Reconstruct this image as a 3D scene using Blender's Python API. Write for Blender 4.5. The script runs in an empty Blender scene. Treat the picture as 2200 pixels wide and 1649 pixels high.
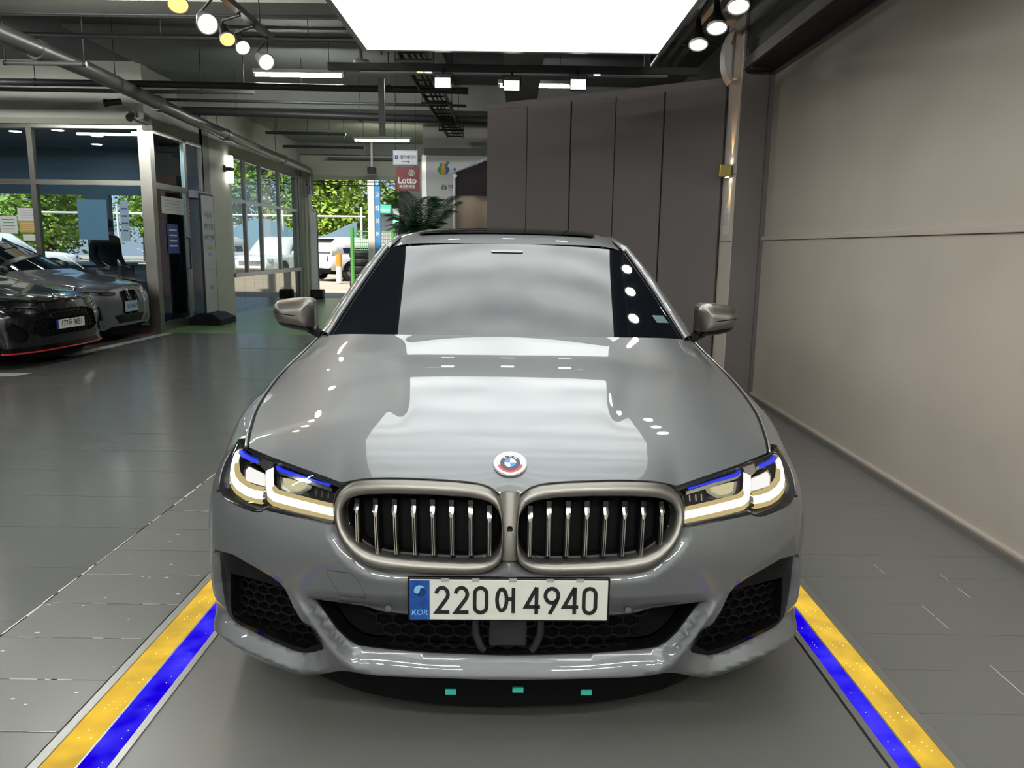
import bpy, bmesh, math, random
import numpy as np
from mathutils import Vector, Matrix
from mathutils.geometry import delaunay_2d_cdt

# ------------------------------------------------------------------ camera, world, light, exposure
sc = bpy.context.scene
COL = sc.collection
R = math.radians
cam = bpy.data.cameras.new('camera'); camo = bpy.data.objects.new('camera', cam); COL.objects.link(camo)
cam.sensor_fit = 'HORIZONTAL'; cam.sensor_width = 36.0; cam.lens = 36.0 * 1652.0 / 2200.0
cam.clip_start = 0.05; cam.clip_end = 300
camo.location = (0, -1.88, 1.36)
# pitched 10 degrees down, rolled 0.85 degrees
camo.matrix_world = Matrix.Translation((0, -1.88, 1.36)) @ Matrix.Rotation(R(80.0), 4, 'X') @ Matrix.Rotation(R(0.85), 4, 'Z')
sc.camera = camo
sc.view_settings.view_transform = 'Standard'; sc.view_settings.look = 'None'
sc.view_settings.exposure = 0.4; sc.view_settings.gamma = 1.0; sc.view_settings.use_curve_mapping = False
sc.cycles.max_bounces = 8; sc.cycles.glossy_bounces = 5; sc.cycles.diffuse_bounces = 4
sc.cycles.transparent_max_bounces = 16; sc.cycles.sample_clamp_indirect = 6.0
sc.cycles.caustics_reflective = False; sc.cycles.caustics_refractive = False

world = bpy.data.worlds.new('sky'); sc.world = world; world.use_nodes = True
wn = world.node_tree.nodes; wl = world.node_tree.links; wn.clear()
wo = wn.new('ShaderNodeOutputWorld'); wb = wn.new('ShaderNodeBackground'); ws = wn.new('ShaderNodeTexSky')
ws.sky_type = 'HOSEK_WILKIE'; ws.turbidity = 6.0; ws.ground_albedo = 0.4; ws.sun_direction = Vector((-0.3, -0.35, 0.85)).normalized()
wb.inputs['Strength'].default_value = 3.0
wl.new(ws.outputs[0], wb.inputs[0]); wl.new(wb.outputs[0], wo.inputs[0])
sun = bpy.data.lights.new('sun', 'SUN'); sun.energy = 7.0; sun.angle = R(3); sun.color = (1.0, 0.95, 0.86)
suno = bpy.data.objects.new('sun', sun); COL.objects.link(suno)
suno.rotation_euler = (R(32), R(-14), 0)

# ------------------------------------------------------------------ materials
MAT = {}
def pmat(name, col, rough=0.5, metal=0.0, coat=0.0, emit=None, estr=0.0, spec=0.5, ior=1.45, bump=0.0, bscale=200.0, noise=0.0, nscale=8.0, col2=None, coatrough=0.03, alpha=1.0, rnoise=0.0, coatior=1.5):
    m = bpy.data.materials.new(name); m.use_nodes = True
    nt = m.node_tree; b = nt.nodes['Principled BSDF']
    b.inputs['Base Color'].default_value = (*col, 1); b.inputs['Roughness'].default_value = rough
    b.inputs['Metallic'].default_value = metal; b.inputs['Coat Weight'].default_value = coat
    b.inputs['Coat Roughness'].default_value = coatrough; b.inputs['Coat IOR'].default_value = coatior
    b.inputs['Specular IOR Level'].default_value = spec; b.inputs['IOR'].default_value = ior
    b.inputs['Alpha'].default_value = alpha
    if emit: b.inputs['Emission Color'].default_value = (*emit, 1); b.inputs['Emission Strength'].default_value = estr
    if noise > 0 or bump > 0 or rnoise > 0:
        tc = nt.nodes.new('ShaderNodeTexCoord')
    if noise > 0:
        n = nt.nodes.new('ShaderNodeTexNoise'); n.inputs['Scale'].default_value = nscale; n.inputs['Detail'].default_value = 6
        nt.links.new(tc.outputs['Object'], n.inputs['Vector'])
        r = nt.nodes.new('ShaderNodeValToRGB'); c2 = col2 or tuple(c * (1 - noise) for c in col)
        r.color_ramp.elements[0].position = 0.3; r.color_ramp.elements[1].position = 0.72
        r.color_ramp.elements[0].color = (*c2, 1); r.color_ramp.elements[1].color = (*col, 1)
        nt.links.new(n.outputs['Fac'], r.inputs[0]); nt.links.new(r.outputs[0], b.inputs['Base Color'])
    if rnoise > 0:
        n3 = nt.nodes.new('ShaderNodeTexNoise'); n3.inputs['Scale'].default_value = nscale * 1.7; n3.inputs['Detail'].default_value = 5
        nt.links.new(tc.outputs['Object'], n3.inputs['Vector'])
        mr = nt.nodes.new('ShaderNodeMapRange'); mr.inputs['From Min'].default_value = 0.3; mr.inputs['From Max'].default_value = 0.7
        mr.inputs['To Min'].default_value = max(rough - rnoise, 0.02); mr.inputs['To Max'].default_value = rough + rnoise
        nt.links.new(n3.outputs['Fac'], mr.inputs['Value']); nt.links.new(mr.outputs[0], b.inputs['Roughness'])
    if bump > 0:
        n2 = nt.nodes.new('ShaderNodeTexNoise'); n2.inputs['Scale'].default_value = bscale; n2.inputs['Detail'].default_value = 3
        nt.links.new(tc.outputs['Object'], n2.inputs['Vector'])
        bp = nt.nodes.new('ShaderNodeBump'); bp.inputs['Strength'].default_value = bump; bp.inputs['Distance'].default_value = 0.002
        nt.links.new(n2.outputs['Fac'], bp.inputs['Height']); nt.links.new(bp.outputs[0], b.inputs['Normal'])
    MAT[name] = m
    return m
def emat(name, col, s):
    m = bpy.data.materials.new(name); m.use_nodes = True; nt = m.node_tree; nt.nodes.clear()
    o = nt.nodes.new('ShaderNodeOutputMaterial'); e = nt.nodes.new('ShaderNodeEmission')
    e.inputs[0].default_value = (*col, 1); e.inputs[1].default_value = s; nt.links.new(e.outputs[0], o.inputs[0])
    MAT[name] = m; return m
def gmat(name, tint=(1, 1, 1), refl=0.08, rough=0.0, ior=1.5):
    """thin pane: see-through tint plus a Fresnel reflection"""
    m = bpy.data.materials.new(name); m.use_nodes = True; nt = m.node_tree; nt.nodes.clear()
    o = nt.nodes.new('ShaderNodeOutputMaterial'); t = nt.nodes.new('ShaderNodeBsdfTransparent'); g = nt.nodes.new('ShaderNodeBsdfGlossy')
    t.inputs[0].default_value = (*tint, 1); g.inputs['Roughness'].default_value = rough
    f = nt.nodes.new('ShaderNodeFresnel'); f.inputs[0].default_value = ior
    a = nt.nodes.new('ShaderNodeMath'); a.operation = 'ADD'; a.use_clamp = True; a.inputs[1].default_value = refl
    mx = nt.nodes.new('ShaderNodeMixShader')
    ge = nt.nodes.new('ShaderNodeNewGeometry'); iv = nt.nodes.new('ShaderNodeMath'); iv.operation = 'SUBTRACT'; iv.inputs[0].default_value = 1.0; ml = nt.nodes.new('ShaderNodeMath'); ml.operation = 'MULTIPLY'
    nt.links.new(ge.outputs['Backfacing'], iv.inputs[1]); nt.links.new(a.outputs[0], ml.inputs[0]); nt.links.new(iv.outputs[0], ml.inputs[1])  # the inner face of a pane adds no second mirror
    nt.links.new(f.outputs[0], a.inputs[0]); nt.links.new(ml.outputs[0], mx.inputs[0])
    nt.links.new(t.outputs[0], mx.inputs[1]); nt.links.new(g.outputs[0], mx.inputs[2]); nt.links.new(mx.outputs[0], o.inputs[0])
    MAT[name] = m; return m

# ------------------------------------------------------------------ object helpers
def tag(o, label=None, cat=None, group=None, kind=None):
    if label: o['label'] = label
    if cat: o['category'] = cat
    if group: o['group'] = group
    if kind: o['kind'] = kind
    return o
def thing(name, label, cat, loc=(0, 0, 0), rotz=0.0, group=None):
    o = bpy.data.objects.new(name, None); COL.objects.link(o); o.empty_display_size = 0.1
    o.location = loc; o.rotation_euler = (0, 0, rotz)
    return tag(o, label, cat, group)
def mobj(name, verts, faces, mat, parent=None, smooth=False, normals=None, loc=None):
    me = bpy.data.meshes.new(name); me.from_pydata([tuple(v) for v in verts], [], faces); me.validate(); me.update()
    if smooth: me.polygons.foreach_set('use_smooth', [True] * len(me.polygons))
    if normals is not None and len(normals) == len(me.vertices):
        me.normals_split_custom_set_from_vertices([tuple(n) for n in normals])
    o = bpy.data.objects.new(name, me); COL.objects.link(o)
    if mat: me.materials.append(MAT[mat] if isinstance(mat, str) else mat)
    if parent: o.parent = parent
    if loc: o.location = loc
    return o
class MB:
    """collects shapes into one mesh"""
    def __init__(s): s.v = []; s.f = []; s.sm = []
    def add(s, v, f, sm=False):
        b = len(s.v); s.v += [tuple(p) for p in v]; s.f += [tuple(i + b for i in q) for q in f]; s.sm += [sm] * len(f); return s
    def box(s, c, d, rz=0.0, M=None, bev=0.0):
        x, y, z = d[0] / 2, d[1] / 2, d[2] / 2
        if bev > 0:
            b = bm_box(d, bev); vs = [v.co.copy() for v in b.verts]; fs = [[v.index for v in f.verts] for f in b.faces]; b.free()
        else:
            vs = [Vector((i * x, j * y, k * z)) for i in (-1, 1) for j in (-1, 1) for k in (-1, 1)]
            fs = [(0, 1, 3, 2), (4, 6, 7, 5), (0, 4, 5, 1), (2, 3, 7, 6), (0, 2, 6, 4), (1, 5, 7, 3)]
        T = Matrix.Translation(c) @ (M if M is not None else Matrix.Rotation(rz, 4, 'Z'))
        return s.add([T @ v for v in vs], fs)
    def cyl(s, p0, p1, r, n=12, r1=None, cap=True):
        p0, p1 = Vector(p0), Vector(p1); r1 = r if r1 is None else r1
        a = (p1 - p0).normalized(); u = a.orthogonal().normalized(); w = a.cross(u)
        vs = []; fs = []
        for i in range(n):
            t = 2 * math.pi * i / n; d = u * math.cos(t) + w * math.sin(t); vs += [p0 + d * r, p1 + d * r1]
        for i in range(n):
            j = (i + 1) % n; fs.append((2 * i, 2 * j, 2 * j + 1, 2 * i + 1))
        s.add(vs, fs, True)
        if cap: s.add([vs[2 * i] for i in range(n)], [tuple(range(n))[::-1]]); s.add([vs[2 * i + 1] for i in range(n)], [tuple(range(n))])
        return s
    def tube(s, path, r, n=8):
        path = [Vector(p) for p in path]; rings = []
        u = None
        for i, p in enumerate(path):
            a = (path[min(i + 1, len(path) - 1)] - path[max(i - 1, 0)]).normalized()
            u = a.orthogonal().normalized() if u is None else (u - a * u.dot(a)).normalized()
            w = a.cross(u); rr = r[i] if isinstance(r, (list, tuple)) else r
            rings.append([p + (u * math.cos(2 * math.pi * k / n) + w * math.sin(2 * math.pi * k / n)) * rr for k in range(n)])
        return s.loft(rings, closed=True, caps=True, sm=True)
    def loft(s, rings, closed=True, caps=False, sm=True):
        n = len(rings[0]); vs = [p for r in rings for p in r]; fs = []
        m = n if closed else n - 1
        for i in range(len(rings) - 1):
            for k in range(m):
                l = (k + 1) % n; fs.append((i * n + k, i * n + l, (i + 1) * n + l, (i + 1) * n + k))
        s.add(vs, fs, sm)
        if caps: s.add(rings[0], [tuple(range(n))[::-1]]); s.add(rings[-1], [tuple(range(n))])
        return s
    def lathe(s, prof, c=(0, 0, 0), n=24, axis='Z', M=None):
        rings = []
        for r, z in prof:
            rg = []
            for k in range(n):
                t = 2 * math.pi * k / n; p = Vector((r * math.cos(t), r * math.sin(t), z))
                if M is not None: p = M @ p
                rg.append(p + Vector(c))
            rings.append(rg)
        return s.loft(rings, True, False, True)
    def prism(s, poly, M, d):
        """poly in local xy, extruded from local z=0 to z=d"""
        n = len(poly); a = [M @ Vector((p[0], p[1], 0)) for p in poly]; b = [M @ Vector((p[0], p[1], d)) for p in poly]
        s.add(a + b, [tuple(range(n))[::-1], tuple(range(n, 2 * n))] + [(i, (i + 1) % n, n + (i + 1) % n, n + i) for i in range(n)])
        return s
    def build(s, name, mat, parent=None, loc=None):
        me = bpy.data.meshes.new(name); me.from_pydata(s.v, [], s.f); me.update()
        me.polygons.foreach_set('use_smooth', s.sm)
        o = bpy.data.objects.new(name, me); COL.objects.link(o)
        if mat: me.materials.append(MAT[mat] if isinstance(mat, str) else mat)
        if parent: o.parent = parent
        if loc: o.location = loc
        return o
def bm_box(d, bev):
    b = bmesh.new(); bmesh.ops.create_cube(b, size=1.0)
    for v in b.verts: v.co = Vector((v.co.x * d[0], v.co.y * d[1], v.co.z * d[2]))
    bmesh.ops.bevel(b, geom=b.edges[:], offset=bev, segments=2, affect='EDGES', profile=0.5)
    b.verts.index_update(); return b
def struct(o): o['kind'] = 'structure'; return o
def copy_tree(o, parent=None):
    c = o.copy(); COL.objects.link(c)
    if parent: c.parent = parent
    for ch in list(o.children): copy_tree(ch, c)
    return c
DG = None
def text(name, s, size, mat, M, parent=None, ext=0.001, align='CENTER', squeeze=1.0, bold=0.0):
    cu = bpy.data.curves.new(name, 'FONT'); cu.body = s; cu.size = size; cu.align_x = align; cu.align_y = 'CENTER'; cu.extrude = ext
    cu.resolution_u = 3; cu.offset = bold
    t = bpy.data.objects.new(name + '_tmp', cu); COL.objects.link(t)
    dg = bpy.context.evaluated_depsgraph_get(); me = bpy.data.meshes.new_from_object(t.evaluated_get(dg))
    bpy.data.objects.remove(t); bpy.data.curves.remove(cu)
    me.name = name; me.transform(Matrix.Scale(squeeze, 4, (1, 0, 0))); me.transform(M)
    me.materials.clear(); me.materials.append(MAT[mat])
    o = bpy.data.objects.new(name, me); COL.objects.link(o)
    if parent: o.parent = parent
    return o
def ribbon(pts, w, closed=False):
    """flat 2D stroke of width w along pts -> list of quads as polygons (mitred)"""
    n = len(pts); L = []; Rr = []
    P = [Vector((p[0], p[1])) for p in pts]
    for i in range(n):
        if closed: a, b = P[(i - 1) % n], P[(i + 1) % n]
        else: a, b = P[max(i - 1, 0)], P[min(i + 1, n - 1)]
        d1 = (P[i] - a).normalized() if (P[i] - a).length > 1e-9 else (b - P[i]).normalized()
        d2 = (b - P[i]).normalized() if (b - P[i]).length > 1e-9 else d1
        t = (d1 + d2).normalized(); nrm = Vector((-t.y, t.x)); k = max(nrm.dot(Vector((-d1.y, d1.x))), 0.45)
        L.append(P[i] + nrm * (w / 2 / k)); Rr.append(P[i] - nrm * (w / 2 / k))
    q = []
    for i in range(n if closed else n - 1):
        j = (i + 1) % n; q.append([Rr[i], Rr[j], L[j], L[i]])
    return q
def arc(cx, cy, rx, ry, a0, a1, n=10):
    return [(cx + rx * math.cos(R(a0 + (a1 - a0) * i / n)), cy + ry * math.sin(R(a0 + (a1 - a0) * i / n))) for i in range(n + 1)]
def smooth01(e0, e1, v):
    t = min(max((v - e0) / (e1 - e0), 0.0), 1.0); return t * t * (3 - 2 * t)
def spl(tab, x):
    """monotone-ish cubic through (x, y) table"""
    xs = [t[0] for t in tab]; ys = [t[1] for t in tab]; n = len(xs)
    if x <= xs[0]: return ys[0]
    if x >= xs[-1]: return ys[-1]
    i = max(k for k in range(n - 1) if xs[k] <= x)
    h = xs[i + 1] - xs[i]; d = (ys[i + 1] - ys[i]) / h
    def slope(k):
        if k == 0: return (ys[1] - ys[0]) / (xs[1] - xs[0])
        if k == n - 1: return (ys[-1] - ys[-2]) / (xs[-1] - xs[-2])
        h0, h1 = xs[k] - xs[k - 1], xs[k + 1] - xs[k]
        return ((ys[k] - ys[k - 1]) / h0 * h1 + (ys[k + 1] - ys[k]) / h1 * h0) / (h0 + h1)
    m0, m1 = slope(i), slope(i + 1); t = (x - xs[i]) / h
    return ys[i] * (2 * t**3 - 3 * t**2 + 1) + h * m0 * (t**3 - 2 * t**2 + t) + ys[i + 1] * (3 * t**2 - 2 * t**3) + h * m1 * (t**3 - t**2)
def spl3(pts, t):
    """Catmull-Rom through 3D points, t in 0..1"""
    n = len(pts) - 1; t = min(max(t, 0), 1) * n; i = min(int(t), n - 1); f = t - i
    g = lambda k: np.array(pts[k]) if 0 <= k <= n else (2 * np.array(pts[0]) - np.array(pts[1]) if k < 0 else 2 * np.array(pts[n]) - np.array(pts[n - 1]))
    a, b, c, d = g(i - 1), g(i), g(i + 1), g(i + 2)
    return .5 * (2 * b + (c - a) * f + (2 * a - 5 * b + 4 * c - d) * f * f + (3 * b - a - 3 * c + d) * f**3)
LB_LO, LB_HI = 1.75, 2.75
pmat('paint', (.148, .154, .158), .45, .40, coat=1.0, coatrough=.012, coatior=1.5)
pmat('cerium', (.215, .20, .178), .38, .9)
pmat('slat_chrome', (.75, .73, .68), .16, 1.0)
pmat('gloss_black', (.004, .004, .0045), .10, 0, spec=.35)
pmat('matte_black', (.004, .004, .0045), .7, spec=.15)
pmat('dark_plastic', (.005, .005, .0055), .4, spec=.2)
pmat('smoke_plastic', (.02, .021, .021), .2)
pmat('lamp_black', (.012, .012, .013), .18)
pmat('lamp_chrome', (.7, .7, .68), .12, 1.0)
pmat('lamp_blue', (.01, .03, .75), .25, coat=.5)
pmat('seam', (.02, .02, .02), .6)
pmat('teal_reflector', (.05, .55, .45), .4)
pmat('windscreen', (.004, .005, .007), .02, 0, ior=1.68, coat=0)
pmat('side_glass', (.006, .008, .009), .02, ior=1.6)
pmat('roof_glass', (.004, .004, .005), .03, ior=1.45)
pmat('sensor_grey', (.12, .13, .135), .25, coat=.5)
pmat('sticker_teal', (.04, .10, .09), .4)
pmat('lens_glass_dark', (.01, .01, .014), .03, coat=1)
pmat('rubber', (.015, .015, .015), .7)
pmat('rim_alloy', (.25, .25, .25), .3, .9)
pmat('tail_red', (.35, .01, .01), .15, coat=.8)
pmat('plate_white', (.72, .71, .64), .35, noise=.06, nscale=12)
pmat('plate_ink', (.012, .012, .013), .4)
pmat('plate_blue', (.006, .04, .22), .25, noise=.75, nscale=14, col2=(.02, .12, .42))
pmat('plate_navy', (.008, .03, .14), .3)
pmat('plate_sky', (.25, .5, .75), .35)
pmat('clip_grey', (.35, .35, .34), .4)
pmat('badge_grey', (.25, .25, .25), .3, .6); pmat('badge_white', (.72, .72, .73), .3, coat=.5); pmat('badge_blue', (.03, .17, .55), .3, coat=.5); pmat('badge_lilac', (.45, .45, .70), .3, coat=.5)
pmat('badge_red', (.45, .015, .03), .3, coat=.5); pmat('badge_black', (.01, .01, .012), .25, coat=.5)
emat('drl', (1.0, .97, .86), 3.0); emat('drl_glow', (1.0, .80, .36), .42)
emat('projector_bright', (1.0, .98, .92), .75); emat('projector_dim', (1.0, .92, .55), .45)
gmat('clear_lens', (1, 1, 1), .0, 0.0, 1.4)
pmat('floor_grey', (.155, .152, .143), .30, spec=.55, noise=.05, nscale=1.6, bump=.04, bscale=90, rnoise=.025)
pmat('floor_dark', (.125, .125, .120), .22, spec=.6, noise=.06, nscale=1.2, bump=.03, bscale=60, rnoise=.02)
pmat('floor_green', (.16, .26, .11), .30, spec=.4, noise=.2, nscale=1.5)
pmat('floor_paint_white', (.55, .56, .55), .4, noise=.3, nscale=9)
pmat('floor_paint_red', (.25, .03, .03), .4)
pmat('floor_chip', (.62, .60, .55), .6)
pmat('joint_dark', (.02, .02, .02), .8)
pmat('strip_metal', (.34, .34, .33), .35, .7)
pmat('wall_taupe', (.46, .40, .335), .75, noise=.10, nscale=1.3, bump=.35, bscale=55)
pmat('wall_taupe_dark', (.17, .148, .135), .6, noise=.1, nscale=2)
pmat('partition_brown', (.135, .115, .112), .55, bump=.2, bscale=120)
pmat('beam_black', (.018, .017, .018), .6)
pmat('ceiling_grey', (.15, .15, .155), .8, noise=.25, nscale=.9)
pmat('concrete_light', (.46, .45, .41), .8, noise=.15, nscale=1.2)
pmat('concrete_mid', (.30, .30, .29), .8, noise=.2, nscale=1.0)
pmat('wall_cream', (.50, .49, .43), .6, noise=.12, nscale=1.2)
pmat('wall_sage', (.36, .38, .30), .6, noise=.15, nscale=1.4)
pmat('wall_dark_tile', (.045, .045, .047), .3)
pmat('wall_peach', (.65, .45, .33), .7)
pmat('steel_brushed', (.36, .35, .32), .32, .95, noise=.12, nscale=4)
pmat('steel_mirror', (.40, .40, .37), .05, 1.0)
pmat('column_lit_tone', (.72, .63, .55), .7, noise=.08, nscale=1.5)
pmat('office_ceiling', (.36, .43, .48), .7)
pmat('blue_panel', (.010, .045, .10), .22, coat=.4)
pmat('office_wall', (.14, .20, .26), .6)
pmat('office_dark', (.05, .07, .09), .6)
pmat('pipe_grey', (.16, .16, .155), .4, .4)
pmat('pipe_dark', (.035, .035, .037), .45)
pmat('black_metal', (.012, .012, .013), .4)
pmat('bright_sign', (.62, .63, .68), .4)
pmat('sign_grey', (.42, .44, .50), .4)
pmat('sign_red', (.15, .003, .008), .35)
pmat('white_plain', (.75, .75, .74), .5)
pmat('navy', (.01, .02, .10), .5)
pmat('logo_green', (.03, .28, .04), .5); pmat('logo_gold', (.62, .32, .03), .5); pmat('logo_blue', (.01, .08, .45), .5)
pmat('tent_brown', (.014, .008, .011), .7); pmat('tent_beige', (.40, .31, .23), .7, noise=.15, nscale=3)
pmat('palm_leaf', (.006, .035, .010), .4); pmat('pot', (.10, .09, .08), .6); pmat('soil', (.02, .015, .01), .9)
pmat('brass', (.62, .50, .16), .25, .9)
pmat('paper', (.70, .69, .70), .6); pmat('paper_blue', (.30, .42, .52), .6); pmat('paper_yellow', (.55, .38, .12), .6); pmat('poster_blue', (.03, .06, .25), .5)
pmat('poster_grey', (.50, .52, .54), .5, noise=.15, nscale=3)
pmat('white_car', (.62, .60, .56), .25, coat=.8)
pmat('black_car', (.004, .004, .0045), .18, coat=1.0)
pmat('grey_car', (.13, .13, .145), .35, .3, coat=1.0)
pmat('red_trim', (.40, .012, .012), .3)
pmat('leaf_bright', (.34, .46, .045), .6, noise=.6, nscale=1.5, col2=(.12, .22, .03)); pmat('leaf_dark', (.16, .28, .04), .6, noise=.5, nscale=1.3, col2=(.06, .13, .02))
pmat('bark', (.07, .05, .035), .9)
pmat('ground_out', (.42, .37, .29), .9, noise=.25, nscale=.8)
pmat('tarp_blue', (.13, .20, .25), .5); pmat('fence_green', (.08, .30, .06), .4); pmat('booth_grey', (.38, .37, .36), .6); pmat('awning_green', (.04, .38, .20), .4)
pmat('banner_blue', (.06, .22, .45), .5); pmat('post_white', (.62, .58, .52), .5); pmat('orange', (.60, .26, .03), .5)
pmat('shirt_dark', (.006, .006, .008), .8); pmat('trouser_grey', (.06, .075, .085), .8); pmat('skin', (.20, .11, .075), .6); pmat('hair', (.006, .005, .005), .5)
pmat('lamp_shell', (.30, .30, .30), .35, .3); pmat('lamp_shell_black', (.01, .01, .011), .35)
pmat('off_white', (.45, .42, .38), .5)
emat('tube_light', (.97, 1.0, .95), 150.0); emat('downlight', (1.0, .93, .80), 22.0); emat('sconce_glow', (1.0, .95, .84), 3.2)
emat('amber_glow', (1.0, .42, .06), 4.5); emat('spot_white', (1.0, .98, .94), 9.0); emat('spot_soft', (.95, .93, .88), .9); emat('flood_white', (1.0, .97, .90), 3.0)
emat('led_blue_dot', (.55, .6, 1.0), 2.0); emat('led_yellow_dot', (1.0, .88, .25), 1.5)
def led_mat(name, c0, c1, s):
    m = emat(name, c0, s); nt = m.node_tree; e = [n for n in nt.nodes if n.type == 'EMISSION'][0]
    tc = nt.nodes.new('ShaderNodeTexCoord'); n = nt.nodes.new('ShaderNodeTexNoise'); n.inputs['Scale'].default_value = 7.0; n.inputs['Detail'].default_value = 2
    r = nt.nodes.new('ShaderNodeValToRGB'); r.color_ramp.elements[0].color = (*c0, 1); r.color_ramp.elements[1].color = (*c1, 1); r.color_ramp.elements[0].position = .35; r.color_ramp.elements[1].position = .68
    nt.links.new(tc.outputs['Object'], n.inputs['Vector']); nt.links.new(n.outputs['Fac'], r.inputs[0]); nt.links.new(r.outputs[0], e.inputs[0])
led_mat('led_yellow', (.62, .40, .06), (.95, .60, .06), .80); led_mat('led_blue', (.010, .0, .70), (.06, .045, 1.0), .80)
# stretched light-box film: lamp rows behind it show as softer and stronger bands
m = emat('light_film', (.95, 1.0, .985), 1.0); nt = m.node_tree; e = [n for n in nt.nodes if n.type == 'EMISSION'][0]
tc = nt.nodes.new('ShaderNodeTexCoord'); mp = nt.nodes.new('ShaderNodeMapping'); mp.inputs['Scale'].default_value = (1.1, 1.5, 1.0)
n = nt.nodes.new('ShaderNodeTexNoise'); n.inputs['Scale'].default_value = 1.5; n.inputs['Detail'].default_value = 1.0
w = nt.nodes.new('ShaderNodeTexWave'); w.wave_type = 'BANDS'; w.bands_direction = 'Y'; w.inputs['Scale'].default_value = .55; w.inputs['Distortion'].default_value = 1.2; w.inputs['Detail'].default_value = 1.0
ad = nt.nodes.new('ShaderNodeMath'); ad.operation = 'MULTIPLY_ADD'; ad.inputs[1].default_value = .45
mr = nt.nodes.new('ShaderNodeMapRange'); mr.inputs['From Min'].default_value = .35; mr.inputs['From Max'].default_value = 1.0; mr.inputs['To Min'].default_value = LB_LO; mr.inputs['To Max'].default_value = LB_HI
nt.links.new(tc.outputs['Object'], mp.inputs[0]); nt.links.new(mp.outputs[0], n.inputs['Vector']); nt.links.new(tc.outputs['Object'], w.inputs['Vector'])
nt.links.new(w.outputs['Fac'], ad.inputs[0]); nt.links.new(n.outputs['Fac'], ad.inputs[2]); nt.links.new(ad.outputs[0], mr.inputs['Value']); nt.links.new(mr.outputs[0], e.inputs[1])
gmat('window_glass', (.80, .90, .95), .04, 0.0, 1.5)
gmat('side_pane', (.85, .93, .95), .0, 0.0, 1.33)
gmat('door_glass', (.55, .68, .78), .10, 0.0, 1.5)
# ------------------------------------------------------------------ the room
def slab(name, x0, x1, y0, y1, z0, z1, mat, parent=None):
    mb = MB(); mb.box(((x0 + x1) / 2, (y0 + y1) / 2, (z0 + z1) / 2), (x1 - x0, y1 - y0, z1 - z0)); o = mb.build(name, mat, parent)
    return o
rnd = random.Random(4)
FL = struct(slab('floor', -12, 6, -6, 18.4, -.20, -.012, 'joint_dark'))
def fpiece(name, x0, x1, y0, y1, mat, g=.0015, dz=0.0):
    mb = MB(); mb.box((0, 0, 0), (x1 - x0 - 2 * g, y1 - y0 - 2 * g, .012)); o = mb.build(name, mat, FL, loc=((x0 + x1) / 2, (y0 + y1) / 2, -.006 + dz)); return o
fpiece('platform_panel', -1.028, 1.028, -4, 6.2, 'floor_grey')
y = .08 - .262 * 15
while y < 6.2: fpiece('floor_plank', -1.772, -1.262, y, y + .262, 'floor_grey', dz=rnd.uniform(-.0006, .0006)); y += .262
y = -.014 - .245 * 16
while y < 6.2: fpiece('floor_plank', 1.240, 2.28, y, y + .245, 'floor_grey', g=.0008, dz=rnd.uniform(-.0004, .0004)); y += .245
y = -3.98
while y < 9.9:
    o = fpiece('floor_board', -5.30, -1.778, y, y + .47, 'floor_dark', g=.001, dz=rnd.uniform(-.001, .0)); o.rotation_euler = (R(rnd.uniform(-.16, .16)), 0, 0); y += .47
fpiece('floor_bay', -12, -5.302, -6, 9.9, 'floor_dark'); fpiece('floor_strip', -1.775, 6, 6.2, 9.93, 'floor_dark')
fpiece('floor_rear', -5.3, 6, -6, -3.98, 'floor_dark')
fpiece('green_floor', -5.5, 6, 9.95, 18.4, 'floor_green')
for a, b in (((-5.42, 7.75), (-5.18, 9.93)), ((-5.62, 5.6), (-4.98, 6.12))):
    pass
mb = MB(); mb.add([(-5.46, 7.3, .0008), (-5.30, 7.3, .0008), (-5.20, 9.9, .0008), (-5.36, 9.9, .0008)], [(0, 1, 2, 3)]); mb.build('bay_line', 'floor_paint_white', FL)
mb = MB(); mb.add([(-5.9, 5.70, .0008), (-5.08, 5.85, .0008), (-5.02, 6.08, .0008), (-5.9, 6.0, .0008)], [(0, 1, 2, 3)]); mb.build('bay_line', 'floor_paint_white', FL)
mb = MB(); mb.add([(-6.9, 9.55, .0008), (-5.5, 9.62, .0008), (-5.45, 9.82, .0008), (-6.9, 9.80, .0008)], [(0, 1, 2, 3)]); mb.build('bay_line', 'floor_paint_red', FL)
mb = MB(); mb.add([(-5.35, 12.35, .001), (-5.27, 12.35, .001), (-5.02, 15.9, .001), (-5.10, 15.9, .001)], [(0, 1, 2, 3)]); mb.build('wall_line', 'floor_paint_white', FL)
# chipped paint along the joint and between planks; scratched line remnants on the right
mb = MB(); y = -1.0
while y < 3.4:
    l = rnd.uniform(.02, .16)
    if rnd.random() < .85: w_ = rnd.uniform(.002, .006); xx = -1.775 + rnd.uniform(-.003, .003); mb.add([(xx - w_, y, .0012), (xx + w_, y, .0012), (xx + w_ * .6, y + l, .0012), (xx - w_ * .6, y + l, .0012)], [(0, 1, 2, 3)])
    y += l + rnd.uniform(0, .03)
for k in range(60):
    yy = .08 + .262 * rnd.randint(-1, 7); x0 = rnd.uniform(-1.76, -1.30); l = rnd.uniform(.01, .09); w_ = rnd.uniform(.0008, .0022)
    mb.add([(x0, yy - w_, .0012), (x0 + l, yy - w_, .0012), (x0 + l, yy + w_, .0012), (x0, yy + w_, .0012)], [(0, 1, 2, 3)])
for k in range(26):
    x0 = rnd.uniform(-1.76, -1.25); yy = rnd.uniform(-.2, 2.2); r_ = rnd.uniform(.002, .006); mb.add([(x0 + r_ * math.cos(t) * 1.8, yy + r_ * math.sin(t), .0012) for t in (0, 1.2, 2.6, 3.7, 5.2)], [(0, 1, 2, 3, 4)])
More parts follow.
